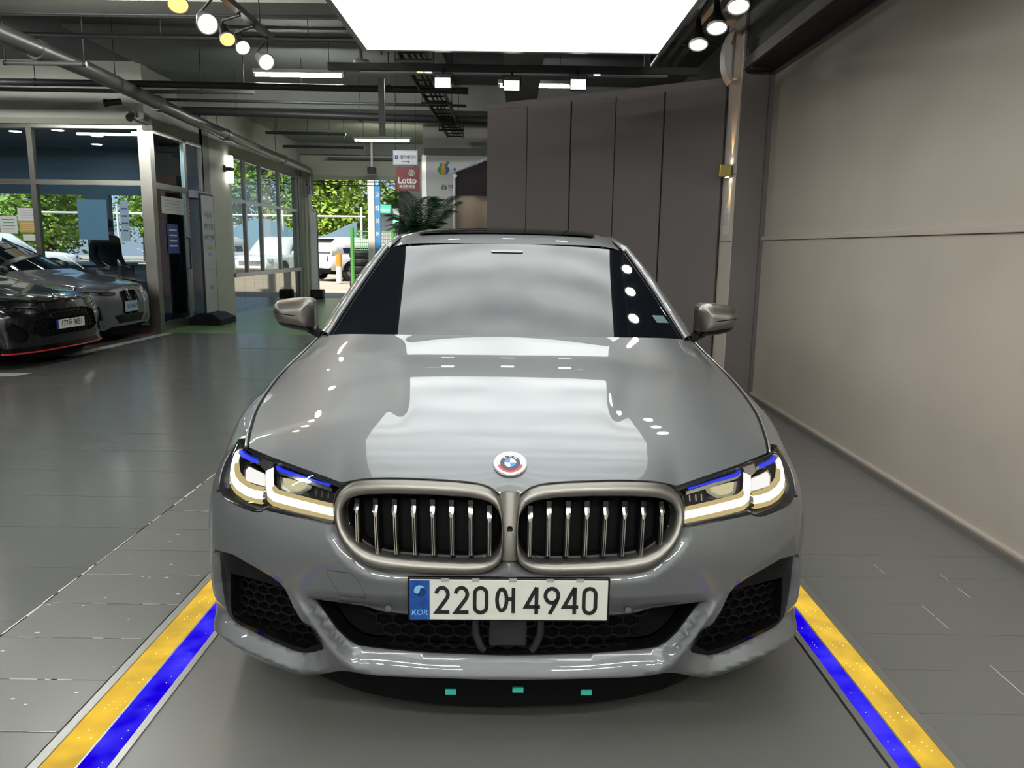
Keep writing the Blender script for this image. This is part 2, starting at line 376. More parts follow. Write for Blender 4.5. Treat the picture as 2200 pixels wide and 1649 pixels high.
for (x0, y0, y1) in ((1.62, 1.352, 1.31), (1.62, 1.30, 1.25), (1.862, 1.257, 1.19), (1.860, 1.122, 1.025), (1.626, .95, .86), (1.626, .85, .766), (1.624, .511, .30), (-1.81, .50, .46), (1.45, 2.0, 1.9)):
    mb.add([(x0 - .0018, y0, .0012), (x0 + .0018, y0, .0012), (x0 + .0018, y1, .0012), (x0 - .0018, y1, .0012)], [(0, 1, 2, 3)])
ch = mb.build('paint_chips', 'floor_chip', FL); ch['kind'] = 'stuff'
# right wall: rendered panels over and under a rail, cap and base
WR = struct(slab('wall_right', 2.30, 2.6, -4, 5.35, 0, 3.9, 'wall_taupe_dark'))
slab('upper_panel', 2.28, 2.30, -4, 5.28, 1.50, 2.93, 'wall_taupe', WR); slab('lower_panel', 2.272, 2.30, -4, 5.28, .03, 1.462, 'wall_taupe', WR)
mb = MB(); mb.box((2.275, .64, 1.482), (.035, 9.28, .036), bev=.004); mb.build('chair_rail', 'wall_taupe', WR)
BBR = struct(slab('baseboard_right', 2.235, 2.30, -4, 5.30, 0, .036, 'wall_taupe_dark')); mb = MB(); mb.box((2.262, .65, .046), (.03, 9.3, .02), bev=.004); mb.build('base_cap', 'wall_taupe', BBR)
# column: shade is put into its dark front colour, light into its pale flank
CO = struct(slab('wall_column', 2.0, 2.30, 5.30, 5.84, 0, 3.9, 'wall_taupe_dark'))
slab('column_lit_face', 1.996, 2.0, 5.305, 5.84, 0, 3.25, 'column_lit_tone', CO)
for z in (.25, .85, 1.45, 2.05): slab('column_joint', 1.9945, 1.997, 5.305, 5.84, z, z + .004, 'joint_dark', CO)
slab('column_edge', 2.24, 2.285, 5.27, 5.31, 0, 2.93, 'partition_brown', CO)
TR = struct(slab('trim_1', 2.02, 2.30, -4, 5.30, 2.93, 3.9, 'beam_black')); slab('beam_lip', 2.0, 2.03, -4, 5.30, 2.94, 3.03, 'partition_brown', TR); slab('beam_edge', 2.255, 2.30, -4, 5.30, 2.90, 2.93, 'wall_taupe_dark', TR)
# dark partition of tall panels, running back to the left from the column
A_, B_ = Vector((2.0, 5.74)), Vector((-.298, 7.28)); d_ = (B_ - A_); L_ = d_.length; ang = math.atan2(d_.y, d_.x)
PW = thing('wall_partition', None, None, (A_.x, A_.y, 0), ang); struct(PW)
cuts = [0.0]
for x in (1.49, 1.05, .615, .157): cuts.append((x - A_.x) / d_.x * L_)
cuts.append(L_)
for i in range(5):
    mb = MB(); mb.box(((cuts[i] + cuts[i + 1]) / 2, .03 + .006 * (i % 2), 1.47), (cuts[i + 1] - cuts[i] - .012, .05, 2.94), bev=.004); mb.build('partition_panel', 'partition_brown', PW)
mb = MB(); mb.box((L_ / 2, -.01, 1.45), (L_, .03, 2.86)); mb.build('partition_core', 'joint_dark', PW)
mb = MB(); mb.box((L_ / 2, .045, 2.925), (L_, .03, .07), bev=.004); mb.build('partition_rail', 'partition_brown', PW)
# ceiling, beams
CE = struct(slab('ceiling', -12, 6, -6, 18.4, 3.95, 4.15, 'ceiling_grey'))
for (y0, y1, z, mt) in ((5.25, 5.75, 3.425, 'concrete_light'), (11.2, 11.7, 3.55, 'concrete_mid'), (-2.2, -1.7, 3.56, 'concrete_light')):
    slab('ceiling_beam', -12, 2.0, y0, y1, z, 3.95, mt, CE)
slab('ceiling_beam', -.15, .30, 5.75, 13.2, 3.45, 3.95, 'concrete_mid', CE); slab('ceiling_beam', -1.75, -1.45, 11.7, 18.4, 3.62, 3.95, 'concrete_light', CE)
slab('ceiling_panel', -5.5, -1.45, 11.7, 18.4, 3.90, 3.95, 'wall_sage', CE); slab('ceiling_panel', -5.5, -1.0, 8.0, 11.2, 3.92, 3.95, 'concrete_mid', CE)
struct(slab('wall_back', -12, 6, -6.2, -6.0, 0, 3.95, 'white_plain')); struct(slab('wall_bay', -12.2, -12, -6, 9.9, 0, 3.95, 'concrete_mid')); struct(slab('wall_side', 2.6, 2.8, 5.3, 13.2, 0, 3.95, 'concrete_mid'))
# far walls
WF = struct(slab('wall_far', -1.75, 2.8, 13.2, 13.4, 0, 3.95, 'concrete_light')); slab('far_header', -1.72, 2.6, 13.12, 13.2, 3.06, 3.20, 'concrete_mid', WF)
slab('steel_jamb', -1.76, -1.66, 13.08, 13.2, 0, 3.06, 'steel_brushed', WF)
WE = struct(slab('wall_end', -5.5, -1.6, 18.4, 18.6, 3.04, 3.95, 'wall_cream'))
slab('end_pier', -5.5, -5.27, 18.3, 18.6, 0, 3.04, 'wall_sage', WE); slab('end_pier_edge', -5.36, -5.31, 18.26, 18.3, 0, 3.0, 'wall_cream', WE); slab('end_wall', -2.96, -2.36, 18.3, 18.6, 0, 3.04, 'wall_dark_tile', WE); slab('end_wall', -2.36, -1.6, 18.4, 18.6, 0, 3.04, 'wall_peach', WE)
for z in (1.25, 2.55): slab('tile_joint', -2.95, -2.37, 18.295, 18.3, z, z + .02, 'concrete_mid', WE)
slab('header_band', -5.3, -2.96, 18.33, 18.4, 3.02, 3.12, 'wall_sage', WE); slab('header_upper', -5.5, -1.6, 18.2, 18.4, 3.62, 3.95, 'concrete_mid', WE)
struct(slab('wall_link', -1.75, -1.60, 13.4, 18.6, 0, 3.95, 'concrete_light'))
# shop front facing the lane (y = 9.9) and its return along x = -5.5
SF = struct(slab('wall_storefront', -12, -5.46, 9.9, 10.1, 3.06, 3.95, 'wall_cream')); slab('fascia_band', -12, -5.46, 9.86, 9.9, 3.06, 3.14, 'wall_sage', SF)
slab('storefront_base', -12, -5.5, 9.92, 10.05, 0, .12, 'steel_brushed', SF)
W1 = thing('window_1', None, None, (-5.5, 9.95, 0)); struct(W1)
def bx(name, x0, x1, y0, y1, z0, z1, mat, par):
    mb = MB(); mb.box(((x0 + x1) / 2, (y0 + y1) / 2, (z0 + z1) / 2), (x1 - x0, y1 - y0, z1 - z0)); return mb.build(name, mat, par)
bx('corner_post', -.07, .10, -.06, .08, 0, 3.06, 'steel_brushed', W1)
for x in (-1.68, -3.4, -5.1): bx('window_mullion', x - .05, x + .03, -.03, .05, .12, 3.06, 'steel_brushed', W1)
bx('window_head', -6.5, -.07, -.04, .05, 3.01, 3.06, 'steel_brushed', W1); bx('window_transom', -6.5, -.07, -.035, .05, 2.20, 2.27, 'steel_brushed', W1)
for x0, x1 in ((-1.65, -.07), (-3.37, -1.73), (-5.07, -3.45)):
    for z0, z1 in ((.12, 2.20), (2.27, 3.01)): bx('pane', x0, x1, .0, .008, z0, z1, 'window_glass', W1)
WL = struct(slab('wall_left', -5.62, -5.5, 9.95, 18.4, 3.06, 3.95, 'wall_cream'))
slab('pillar', -5.75, -5.46, 12.02, 13.28, 0, 3.95, 'wall_cream', WL); slab('pillar_side', -5.80, -5.455, 12.02, 12.3, 0, 3.95, 'concrete_mid', WL)
slab('end_post', -5.62, -5.46, 18.0, 18.3, 0, 3.95, 'wall_sage', WL)
D1 = thing('door_1', None, None, (-5.5, 10.02, 0)); struct(D1)
def by(name, y0, y1, z0, z1, mat, par, t=.06, x=0.0): 
    mb = MB(); mb.box((x, (y0 + y1) / 2, (z0 + z1) / 2), (t, y1 - y0, z1 - z0)); return mb.build(name, mat, par)
by('door_frame', .02, .12, 0, 3.04, 'steel_brushed', D1); by('door_frame', 1.22, 1.32, 0, 3.04, 'steel_brushed', D1); by('door_frame', .12, 1.22, 2.18, 2.27, 'steel_brushed', D1); by('door_frame', .0, 2.0, 2.99, 3.06, 'steel_brushed', D1); by('door_rail', .12, 1.22, 0, .14, 'steel_brushed', D1)
by('fanlight', .12, 1.22, 2.27, 2.99, 'window_glass', D1, .008); by('door_leaf', .12, 1.22, .14, 2.18, 'door_glass', D1, .012)
mb = MB(); mb.tube([(.05, 1.12, .95), (.09, 1.12, .95), (.09, 1.12, 1.45), (.05, 1.12, 1.45)], .014, 8); mb.build('door_handle', 'black_metal', D1)
by('blue_panel', 1.32, 1.98, 0, 2.99, 'blue_panel', D1, .04, -.02); by('blue_panel_frame', 1.95, 2.01, 0, 2.99, 'steel_brushed', D1)
by('blue_panel', .30, .50, .10, 1.72, 'poster_blue', D1, .004, -.02)
W2 = thing('window_2', None, None, (-5.5, 13.3, 0)); struct(W2)
ys = [0.0, .83, 1.83, 3.14, 4.70]
for y in ys: by('window_mullion', y - .02, y + .05, .74, 3.05, 'steel_brushed', W2, .08)
by('window_head', 0, 4.72, 3.0, 3.06, 'steel_brushed', W2, .07); by('window_transom', 0, 4.72, 2.17, 2.24, 'steel_brushed', W2, .07); by('window_sill', -.02, 4.75, .72, .80, 'steel_brushed', W2, .16)
for i in range(4):
    for z0, z1 in ((.80, 2.17), (2.24, 3.0)): by('pane', ys[i] + .05, ys[i + 1] - .02, z0, z1, 'side_pane', W2, .008)
yy = 0.0
for i in range(8): by('steel_panel', yy + .003, yy + .585, 0.0, .72, 'steel_mirror', W2, .05); yy += .588
# office behind the shop front
OF = struct(slab('floor_office', -12, -5.55, 10.1, 13.2, -.1, .0, 'office_dark')); struct(slab('ceiling_office', -12, -5.55, 10.1, 13.2, 3.10, 3.2, 'office_ceiling'))
WO = struct(slab('wall_office', -12, -5.8, 13.15, 13.28, 0, .95, 'office_wall')); slab('office_head', -12, -5.8, 13.15, 13.28, 2.25, 3.1, 'office_wall', WO); slab('office_pier', -8.2, -7.75, 13.15, 13.28, .95, 2.25, 'office_wall', WO); slab('office_pier', -12, -10.6, 13.15, 13.28, .95, 2.25, 'office_wall', WO); slab('office_pier', -6.05, -5.8, 13.15, 13.28, .95, 2.25, 'office_wall', WO)
struct(slab('wall_office_side', -12.2, -12, 10, 13.3, 0, 3.2, 'office_wall'))
struct(slab('wall_lobby', -6.05, -6.0, 10.9, 13.15, 0, 3.1, 'blue_panel'))
# ground outside
struct(slab('ground_outside', -60, 30, 18.6, 80, -.2, -.02, 'ground_out')); struct(slab('ground_yard', -60, -5.62, 13.3, 18.6, -.2, -.02, 'ground_out'))
# ------------------------------------------------------------------ the grey sedan (its own frame: x right, y to the rear, z up, origin on the floor below the number plate)
OUT = {
    'lamp': [(0.8587, 0.7968), (0.8104, 0.7929), (0.7766, 0.7877), (0.6719, 0.7792), (0.5696, 0.7669), (0.4806, 0.7504), (0.4371, 0.7384), (0.4488, 0.7318), (0.4562, 0.7229), (0.4607, 0.7057), (0.4610, 0.6886), (0.4584, 0.6666), (0.4538, 0.6445), (0.4935, 0.6490), (0.5341, 0.6538), (0.5978, 0.6597), (0.6634, 0.6642), (0.6743, 0.6579), (0.6929, 0.6550), (0.7129, 0.6561), (0.7688, 0.6624), (0.8211, 0.6677), (0.8494, 0.6799), (0.8623, 0.6930), (0.8724, 0.7116), (0.8806, 0.7269), (0.8915, 0.7449), (0.8964, 0.7622), (0.8836, 0.7841)],
    'drl_in': [(0.4611, 0.6801), (0.4598, 0.6563), (0.5144, 0.6627), (0.5772, 0.6695), (0.6327, 0.6740), (0.6619, 0.6780), (0.6697, 0.6882), (0.6746, 0.7061), (0.6836, 0.7298), (0.6901, 0.7453), (0.6885, 0.7551), (0.6735, 0.7567), (0.6632, 0.7448), (0.6450, 0.7172), (0.6348, 0.7016), (0.6159, 0.6975), (0.5582, 0.6913), (0.4957, 0.6842)],
    'drl_out': [(0.6716, 0.6981), (0.6678, 0.6783), (0.6914, 0.6758), (0.7298, 0.6773), (0.7745, 0.6823), (0.8124, 0.6917), (0.8350, 0.7048), (0.8467, 0.7213), (0.8555, 0.7363), (0.8450, 0.7528), (0.8274, 0.7441), (0.8103, 0.7238), (0.7927, 0.7099), (0.7766, 0.7039), (0.7227, 0.7009)],
    'blue_in': [(0.4784, 0.7370), (0.4831, 0.7316), (0.5431, 0.7427), (0.6419, 0.7518), (0.6534, 0.7571), (0.6560, 0.7649), (0.6465, 0.7627), (0.6392, 0.7594), (0.5664, 0.7499), (0.5130, 0.7415)],
    'blue_out': [(0.7301, 0.7681), (0.7288, 0.7602), (0.8061, 0.7648), (0.8236, 0.7688), (0.8279, 0.7762), (0.8164, 0.7786), (0.7984, 0.7738), (0.7625, 0.7705)],
    'mod_in': [(0.5409, 0.7261), (0.6159, 0.7339), (0.6493, 0.7348), (0.6360, 0.7082), (0.6166, 0.7016), (0.5743, 0.7002), (0.5440, 0.7159)],
    'mod_out': [(0.6893, 0.7357), (0.7874, 0.7465), (0.7957, 0.7324), (0.7772, 0.7054), (0.7232, 0.7025), (0.6745, 0.7003)],
    'intake': [(0.8628, 0.5178), (0.7726, 0.5203), (0.7213, 0.5118), (0.6816, 0.5016), (0.6470, 0.4890), (0.6193, 0.4731), (0.6025, 0.4570), (0.5875, 0.4341), (0.5600, 0.3875), (0.5294, 0.3354), (0.4993, 0.2941), (0.5065, 0.2818), (0.5296, 0.2705), (0.5605, 0.2625), (0.5908, 0.2651), (0.6212, 0.2730), (0.6735, 0.2884), (0.7297, 0.3027), (0.7892, 0.3123), (0.8158, 0.3201), (0.8381, 0.3339), (0.8525, 0.3683), (0.8657, 0.4153), (0.8702, 0.4647), (0.8769, 0.5025)],
    'mesh': [(0.8048, 0.4600), (0.7250, 0.4626), (0.6577, 0.4564), (0.6108, 0.4486), (0.5878, 0.4291), (0.5648, 0.3895), (0.5389, 0.3395), (0.5174, 0.2986), (0.5587, 0.2780), (0.6092, 0.2856), (0.6991, 0.3101), (0.7658, 0.3225), (0.8020, 0.3271), (0.8120, 0.3399), (0.8115, 0.3917)],
    'center': [(0.0092, 0.3975), (0.1339, 0.3972), (0.2597, 0.3956), (0.3324, 0.3991), (0.3597, 0.4053), (0.3868, 0.4154), (0.4611, 0.4236), (0.5313, 0.4300), (0.4993, 0.3850), (0.4666, 0.3376), (0.4397, 0.3120), (0.4122, 0.2962), (0.3749, 0.2924), (0.2232, 0.2843), (0.0110, 0.2800)],
    'kid_out': [(0.0238, 0.7162), (0.0264, 0.7222), (0.0315, 0.7302), (0.0486, 0.7435), (0.0788, 0.7532), (0.1438, 0.7593), (0.2091, 0.7612), (0.2750, 0.7623), (0.3415, 0.7606), (0.3865, 0.7571), (0.4137, 0.7517), (0.4318, 0.7432), (0.4496, 0.7272), (0.4576, 0.7068), (0.4592, 0.6868), (0.4558, 0.6591), (0.4446, 0.6273), (0.4305, 0.6054), (0.4125, 0.5831), (0.3907, 0.5623), (0.3756, 0.5517), (0.3562, 0.5424), (0.3170, 0.5367), (0.2087, 0.5343), (0.1229, 0.5345), (0.0802, 0.5359), (0.0631, 0.5391), (0.0480, 0.5450), (0.0373, 0.5527), (0.0243, 0.5650), (0.0191, 0.5757), (0.0171, 0.5967), (0.0177, 0.6292), (0.0190, 0.6688), (0.0214, 0.7003)],
    'kid_in': [(0.0217, 0.6609), (0.0241, 0.6767), (0.0317, 0.6925), (0.0423, 0.7045), (0.0573, 0.7125), (0.0788, 0.7186), (0.1219, 0.7231), (0.2085, 0.7261), (0.2961, 0.7257), (0.3625, 0.7224), (0.3984, 0.7182), (0.4186, 0.7106), (0.4295, 0.7001), (0.4369, 0.6839), (0.4350, 0.6640), (0.4268, 0.6403), (0.4081, 0.6147), (0.3813, 0.5929), (0.3505, 0.5791), (0.2938, 0.5707), (0.2076, 0.5660), (0.1221, 0.5640), (0.0711, 0.5652), (0.0476, 0.5738), (0.0325, 0.5885), (0.0238, 0.6090), (0.0210, 0.6332)],
    'lipline': [(0.0119, 0.2278), (0.1714, 0.2310), (0.3334, 0.2308), (0.3801, 0.2337), (0.4122, 0.2421), (0.4382, 0.2636), (0.4687, 0.3050), (0.5036, 0.3574), (0.5474, 0.4232), (0.5745, 0.4575)],
    'skirt': [(0.4128, 0.2376), (0.4498, 0.2308), (0.5100, 0.2100), (0.5752, 0.1906), (0.6172, 0.1911), (0.6888, 0.2126), (0.7450, 0.2299), (0.8144, 0.2455), (0.8515, 0.2531), (0.8760, 0.2717), (0.8977, 0.3078)],
    'skirt_top': [(0.4483, 0.2402), (0.5067, 0.2260), (0.5593, 0.2141), (0.6034, 0.2251), (0.6802, 0.2477), (0.7754, 0.2698), (0.8215, 0.2770)],
}
PLAN = [(0, 0), (.15, .002), (.3, .010), (.45, .026), (.58, .049), (.70, .086), (.78, .129), (.834, .180), (.868, .243), (.889, .32), (.904, .41), (.915, .51), (.923, .61),
        (.929, .78), (.932, .95), (.933, 1.2), (.933, 1.6), (.933, 2.1), (.933, 2.6), (.932, 3.1), (.930, 3.5), (.924, 3.9), (.908, 4.3), (.872, 4.6), (.80, 4.79), (.66, 4.89), (.40, 4.945), (.15, 4.96), (0, 4.962)]
QC = [(.15, .06), (.20, .03), (.25, .002), (.35, .0), (.45, -.004), (.53, -.012), (.57, -.014), (.63, .0), (.70, .026), (.77, .052), (.85, .09), (.95, .14)]
QS = [(.15, .045), (.20, .022), (.27, .002), (.35, -.004), (.45, -.004), (.55, .002), (.62, .012), (.68, .036), (.74, .082), (.80, .150), (.85, .22), (.95, .36)]
def _cr(pts, t):
    n = len(pts) - 1; t = min(max(t, 0), n - 1e-9); i = int(t); f = t - i; P = [np.array(p) for p in pts]
    def g(k):
        if k < 0: return P[-k] * np.array([-1, 1])
        if k > n: return P[2 * n - k] * np.array([-1, 1])
        return P[k]
    a, b, c, d = g(i - 1), g(i), g(i + 1), g(i + 2)
    return .5 * ((2 * b) + (c - a) * f + (2 * a - 5 * b + 4 * c - d) * f * f + (3 * b - a - 3 * c + d) * f**3)
_PP = np.array([_cr(PLAN, t) for t in np.linspace(0, len(PLAN) - 1, 1681)])
_SS = np.concatenate([[0], np.cumsum(np.hypot(*np.diff(_PP, axis=0).T))])
SMAX = float(_SS[-1])
def plan(s):
    sg = 1 if s >= 0 else -1; s = min(abs(s), SMAX)
    i = np.interp
    x, y = i(s, _SS, _PP[:, 0]), i(s, _SS, _PP[:, 1])
    x2, y2 = i(min(s + .004, SMAX), _SS, _PP[:, 0]), i(min(s + .004, SMAX), _SS, _PP[:, 1])
    x1, y1 = i(max(s - .004, 0), _SS, _PP[:, 0]), i(max(s - .004, 0), _SS, _PP[:, 1])
    tx, ty = x2 - x1, y2 - y1; l = math.hypot(tx, ty) or 1
    return sg * x, y, -sg * ty / l, tx / l
def s_at_y(y): # side position with plan y
    k = int(np.argmax(_PP[:, 1] >= y)); return float(_SS[k])
def _smi(z, tab):
    xs = [a for a, _ in tab]; ys = [b for _, b in tab]
    return sum(np.interp(z + d, xs, ys) * w for d, w in ((-.03, .15), (-.015, .22), (0, .26), (.015, .22), (.03, .15)))
EDGE = [(.25, .743, .788), (.30, .757, .799), (.415, .785, .812), (.585, .820, .830), (.81, .848, .852), (1.0, .859, .874), (1.18, .853, .902), (1.30, .835, .930), (1.42, .80, .978)]
XE = [(a, b) for a, b, c in EDGE]; ZE = [(a, c) for a, b, c in EDGE]
BELT = ZE[:-2] + [(1.30, .925), (1.5, .940), (2.0, .955), (3.0, .985), (3.8, 1.005), (4.5, 1.0), (4.97, .97)]
INS = [(.30, .075), (.5, .10), (.81, .078), (1.0, .070), (1.18, .078), (1.5, .075), (2.0, .07), (4.0, .07), (4.6, .10), (4.97, .12)]
def S(s, z, off=0.0):
    x, y, nx, ny = plan(s); a = abs(s)
    w = smooth01(.35, .85, a); k = (_smi(z, QC) * (1 - w) + _smi(z, QS) * w) * (1 - smooth01(.95, 1.5, a))
    if a > SMAX - 1.2: k = -smooth01(SMAX - 1.2, SMAX - .6, a) * (.10 * smooth01(.55, 1.0, z) + .05 * smooth01(.4, .2, z))
    b = smooth01(.84, .98, a)
    ins = 0.0
    if b > 0:
        yy = y + k; h = spl(BELT, yy) - z
        ins = spl(INS, yy) * (max(0.0, 1 - max(h, 0) / .15) ** (4.2 - 1.8 * smooth01(.7, 1.2, yy))) * b
        ins += .035 * smooth01(.5, .22, z) * b
    sg = 1 if s >= 0 else -1
    return Vector((x + nx * off + .25 * k * nx - sg * ins, y + ny * off + k, z))
def seg_resample(poly, step, closed=True):
    out = []; n = len(poly)
    for i in range(n if closed else n - 1):
        a, b = poly[i], poly[(i + 1) % n]; d = math.hypot(b[0] - a[0], b[1] - a[1]); m = max(1, int(math.ceil(d / step)))
        out += [(a[0] + (b[0] - a[0]) * k / m, a[1] + (b[1] - a[1]) * k / m) for k in range(m)]
    if not closed: out.append(poly[-1])
    return out
def pip(P, poly):
    P = np.asarray(P); x, y = P[:, 0], P[:, 1]; r = np.zeros(len(P), bool); n = len(poly)
    for i in range(n):
        x1, y1 = poly[i]; x2, y2 = poly[(i + 1) % n]
        if y1 == y2: continue
        c = ((y1 > y) != (y2 > y)) & (x < (x2 - x1) * (y - y1) / (y2 - y1) + x1); r ^= c
    return r
def dist_poly(P, poly, closed=True):
    P = np.asarray(P, float); d = np.full(len(P), 1e9); n = len(poly)
    for i in range(n if closed else n - 1):
        a = np.array(poly[i]); b = np.array(poly[(i + 1) % n]); ab = b - a; t = np.clip(((P - a) @ ab) / max(ab @ ab, 1e-12), 0, 1)
        d = np.minimum(d, np.hypot(*(P - a - t[:, None] * ab).T))
    return d
def panel(name, outline, holes, surf, step, mat, parent, rim=.012, step_b=None, lines=()):
    """a sheet cut to an outline (with holes) in (s, z), laid on a surface, with a turned-in rim"""
    sb = step_b or step * .6
    loops = [seg_resample(outline, sb)] + [seg_resample(h, sb) for h in holes]
    allp = np.array([p for l in loops for p in l]); lo = allp.min(0); hi = allp.max(0)
    gx, gy = np.meshgrid(np.arange(lo[0] + step / 2, hi[0], step), np.arange(lo[1] + step / 2, hi[1], step))
    G = np.c_[gx.ravel(), gy.ravel()]; keep = pip(G, loops[0]) & (dist_poly(G, loops[0]) > step * .45)
    for l in loops[1:]: keep &= ~pip(G, l) & (dist_poly(G, l) > step * .45)
    LN = [seg_resample(l, sb, False) for l in lines]
    for l in LN: keep &= dist_poly(G, l, False) > step * .5
    G = G[keep]
    co = [Vector(p) for l in loops for p in l] + [Vector(p) for l in LN for p in l] + [Vector((float(a), float(b))) for a, b in G]
    ed = []; base = 0
    for l in loops:
        ed += [(base + i, base + (i + 1) % len(l)) for i in range(len(l))]; base += len(l)
    for l in LN: ed += [(base + i, base + i + 1) for i in range(len(l) - 1)]; base += len(l)
    rv, re, rf, *_ = delaunay_2d_cdt(co, ed, [], 0, 1e-7)
    cen = np.array([[sum(rv[i].x for i in f) / 3, sum(rv[i].y for i in f) / 3] for f in rf])
    ok = pip(cen, loops[0])
    for l in loops[1:]: ok &= ~pip(cen, l)
    fs = [tuple(f) for f, k in zip(rf, ok) if k]
    used = sorted({i for f in fs for i in f}); mp = {o: n for n, o in enumerate(used)}
    fs = [tuple(mp[i] for i in f) for f in fs]; uv = [rv[i] for i in used]
    for i, f in enumerate(fs):
        a, b, c = (uv[k] for k in f)
        if (b - a).cross(c - a) < 0: fs[i] = f[::-1]
    V = [surf(p.x, p.y, 0.0) for p in uv]; h = .003; N = []
    for p in uv:
        du = surf(p.x + h, p.y, 0.0) - surf(p.x - h, p.y, 0.0); dv = surf(p.x, p.y + h, 0.0) - surf(p.x, p.y - h, 0.0)
        n = du.cross(dv); N.append(n.normalized() if n.length > 1e-12 else Vector((0, -1, 0)))
    cnt = {}
    for f in fs:
        for i in range(3):
            e = (f[i], f[(i + 1) % 3]); cnt[tuple(sorted(e))] = cnt.get(tuple(sorted(e)), []) + [e]
    if rim:
        for k, es in list(cnt.items()):
            if len(es) == 1:
                a, b = es[0]; pa, pb = uv[a], uv[b]
                qa, qb = surf(pa.x, pa.y, rim), surf(pb.x, pb.y, rim)
                m = len(V); V += [V[a], V[b], qb, qa]; n = (V[b] - V[a]).cross(qb - V[b]); n = -n.normalized() if n.length > 1e-12 else Vector((0, 0, 1))
                N += [n] * 4; fs.append((m + 1, m, m + 3, m + 2))
    return mobj(name, V, fs, mat, parent, True, N)
def mir(poly): return [(-a, b) for a, b in poly][::-1]
def grid_obj(name, P, mat, parent, flip=False, closed=False):
    nr, nc = len(P), len(P[0]); fs = []
    for i in range(nr - 1):
        for j in range(nc - 1 if not closed else nc):
            l = (j + 1) % nc; q = (i * nc + j, i * nc + l, (i + 1) * nc + l, (i + 1) * nc + j); fs.append(q[::-1] if flip else q)
    return mobj(name, [p for r in P for p in r], fs, mat, parent, True)

CAR = thing('sedan_car', 'glossy grey sedan with lit headlamps, twin kidney grille and plate 220어 4940', 'car', rotz=R(1.0))
# --- front bumper
LIPL = [(0.0, .2275)] + OUT['lipline'][1:]
CEN = OUT['center']; CENH = [(a if i not in (0, len(CEN) - 1) else 0.0, b) for i, (a, b) in enumerate(CEN)]
cen_full = CENH + [(-a, b) for a, b in CENH[-2:0:-1]]
INT = OUT['intake']
lip_full = [(-a, b) for a, b in LIPL[:0:-1]] + LIPL
lip_poly = lip_full
SKT = OUT['skirt_top']
low = LIPL[:4] + OUT['skirt'][0:9] + [(.895, .262), (.95, .27), (1.05, .262), (1.135, .26)]
kb = [(0, .578), (.019, .5757), (.0243, .565), (.0372, .5527), (.048, .545), (.063, .539), (.080, .5355), (.1227, .5340), (.2083, .5338), (.316, .5362), (.355, .542), (.3745, .5515), (.3895, .562), (.4115, .583), (.4297, .605), (.4445, .627)]
lampi = OUT['lamp']
lowl = [(a, b - .003) for a, b in lampi[12:23]]
half_top = kb + lowl + [(.87, .672), (.95, .668), (1.06, .665), (1.135, .66)]
bo = low + half_top[::-1]
bumper_out = bo + [(-a, b) for a, b in bo[::-1]][1:-1]
_sk = SKT + [(.90, .285), (1.0, .287)]
def _bump_grid():
    """relief of the bumper skin on a (s, z) lattice: lip blade, tray, brows, ledge under the grille"""
    ga = np.arange(0, 1.30, .004); gz = np.arange(.14, .86, .004); A, Zg = np.meshgrid(ga, gz); P = np.c_[A.ravel(), Zg.ravel()]; a, z = P[:, 0], P[:, 1]
    ss = lambda e0, e1, v: (lambda t: t * t * (3 - 2 * t))(np.clip((v - e0) / (e1 - e0), 0, 1))
    inl = pip(P, lip_poly); d2 = dist_poly(P, LIPL, False); d1 = dist_poly(P, CENH, False); t = d1 / (d1 + d2 + 1e-9)
    o = np.where(inl & (z < .49), (.034 * (1 - t) ** 1.3 - .015 * t), -.015 * np.exp(-(d2 / .020))) * ss(.47, .40, z)
    d3 = dist_poly(P, _sk, False); zl = np.interp(a, [p[0] for p in _sk], [p[1] for p in _sk]); di = dist_poly(P, INT); t3 = di / (di + d3 + 1e-9)
    sk = np.where(z > zl, .026 * (1 - t3) - .013 * t3, -.013 + .6 * (zl - z)) * ss(.0, .035, d2) * ss(.47, .53, a) * ss(.38, .33, z)
    o = o + np.where((a > .45) & ~inl, sk, 0)
    # brow: the skin tucks in below a line running up and out over the outer intake
    zb = .487 + (a - .60) * .40; o = o + np.where((a > .57) & (z < zb) & (z > .30), .30 * np.clip(zb - z, 0, .075) * ss(.57, .62, a) * ss(.34, .44, z) * ss(.87, .77, a), 0)
    # fold running down from the notch of the lamp
    o = o + .030 * np.clip(a - (.668 - .06 * (.66 - z)), 0, .2) * ss(.42, .50, z) * ss(.74, .66, z) * ss(1.0, .9, a)
    # ledge around the lower half of the grille
    dk = dist_poly(P, kb, False); o = o + .024 * np.clip(1 - dk / .036, 0, 1) ** 1.4 * ss(.66, .60, z)
    return ga, gz, o.reshape(A.shape)
_GA, _GZ, _GO = _bump_grid()
def bump_off(s, z):
    x = min(max(abs(s) / .004, 0), len(_GA) - 1.001); y = min(max((z - .14) / .004, 0), len(_GZ) - 1.001); i, j = int(x), int(y); u, v = x - i, y - j
    return float((_GO[j, i] * (1 - u) + _GO[j, i + 1] * u) * (1 - v) + (_GO[j + 1, i] * (1 - u) + _GO[j + 1, i + 1] * u) * v)
def Sb(s, z, off=0.0): return S(s, z, off + bump_off(s, z))
def Scorner(s, z, off=0.0):
    return Sb(s, z, off)
panel('front_bumper', bumper_out, [cen_full, INT, mir(INT)], Sb, .0105, 'paint', CAR, rim=.03, lines=[LIPL[4:], [(-a, b) for a, b in LIPL[4:]]])
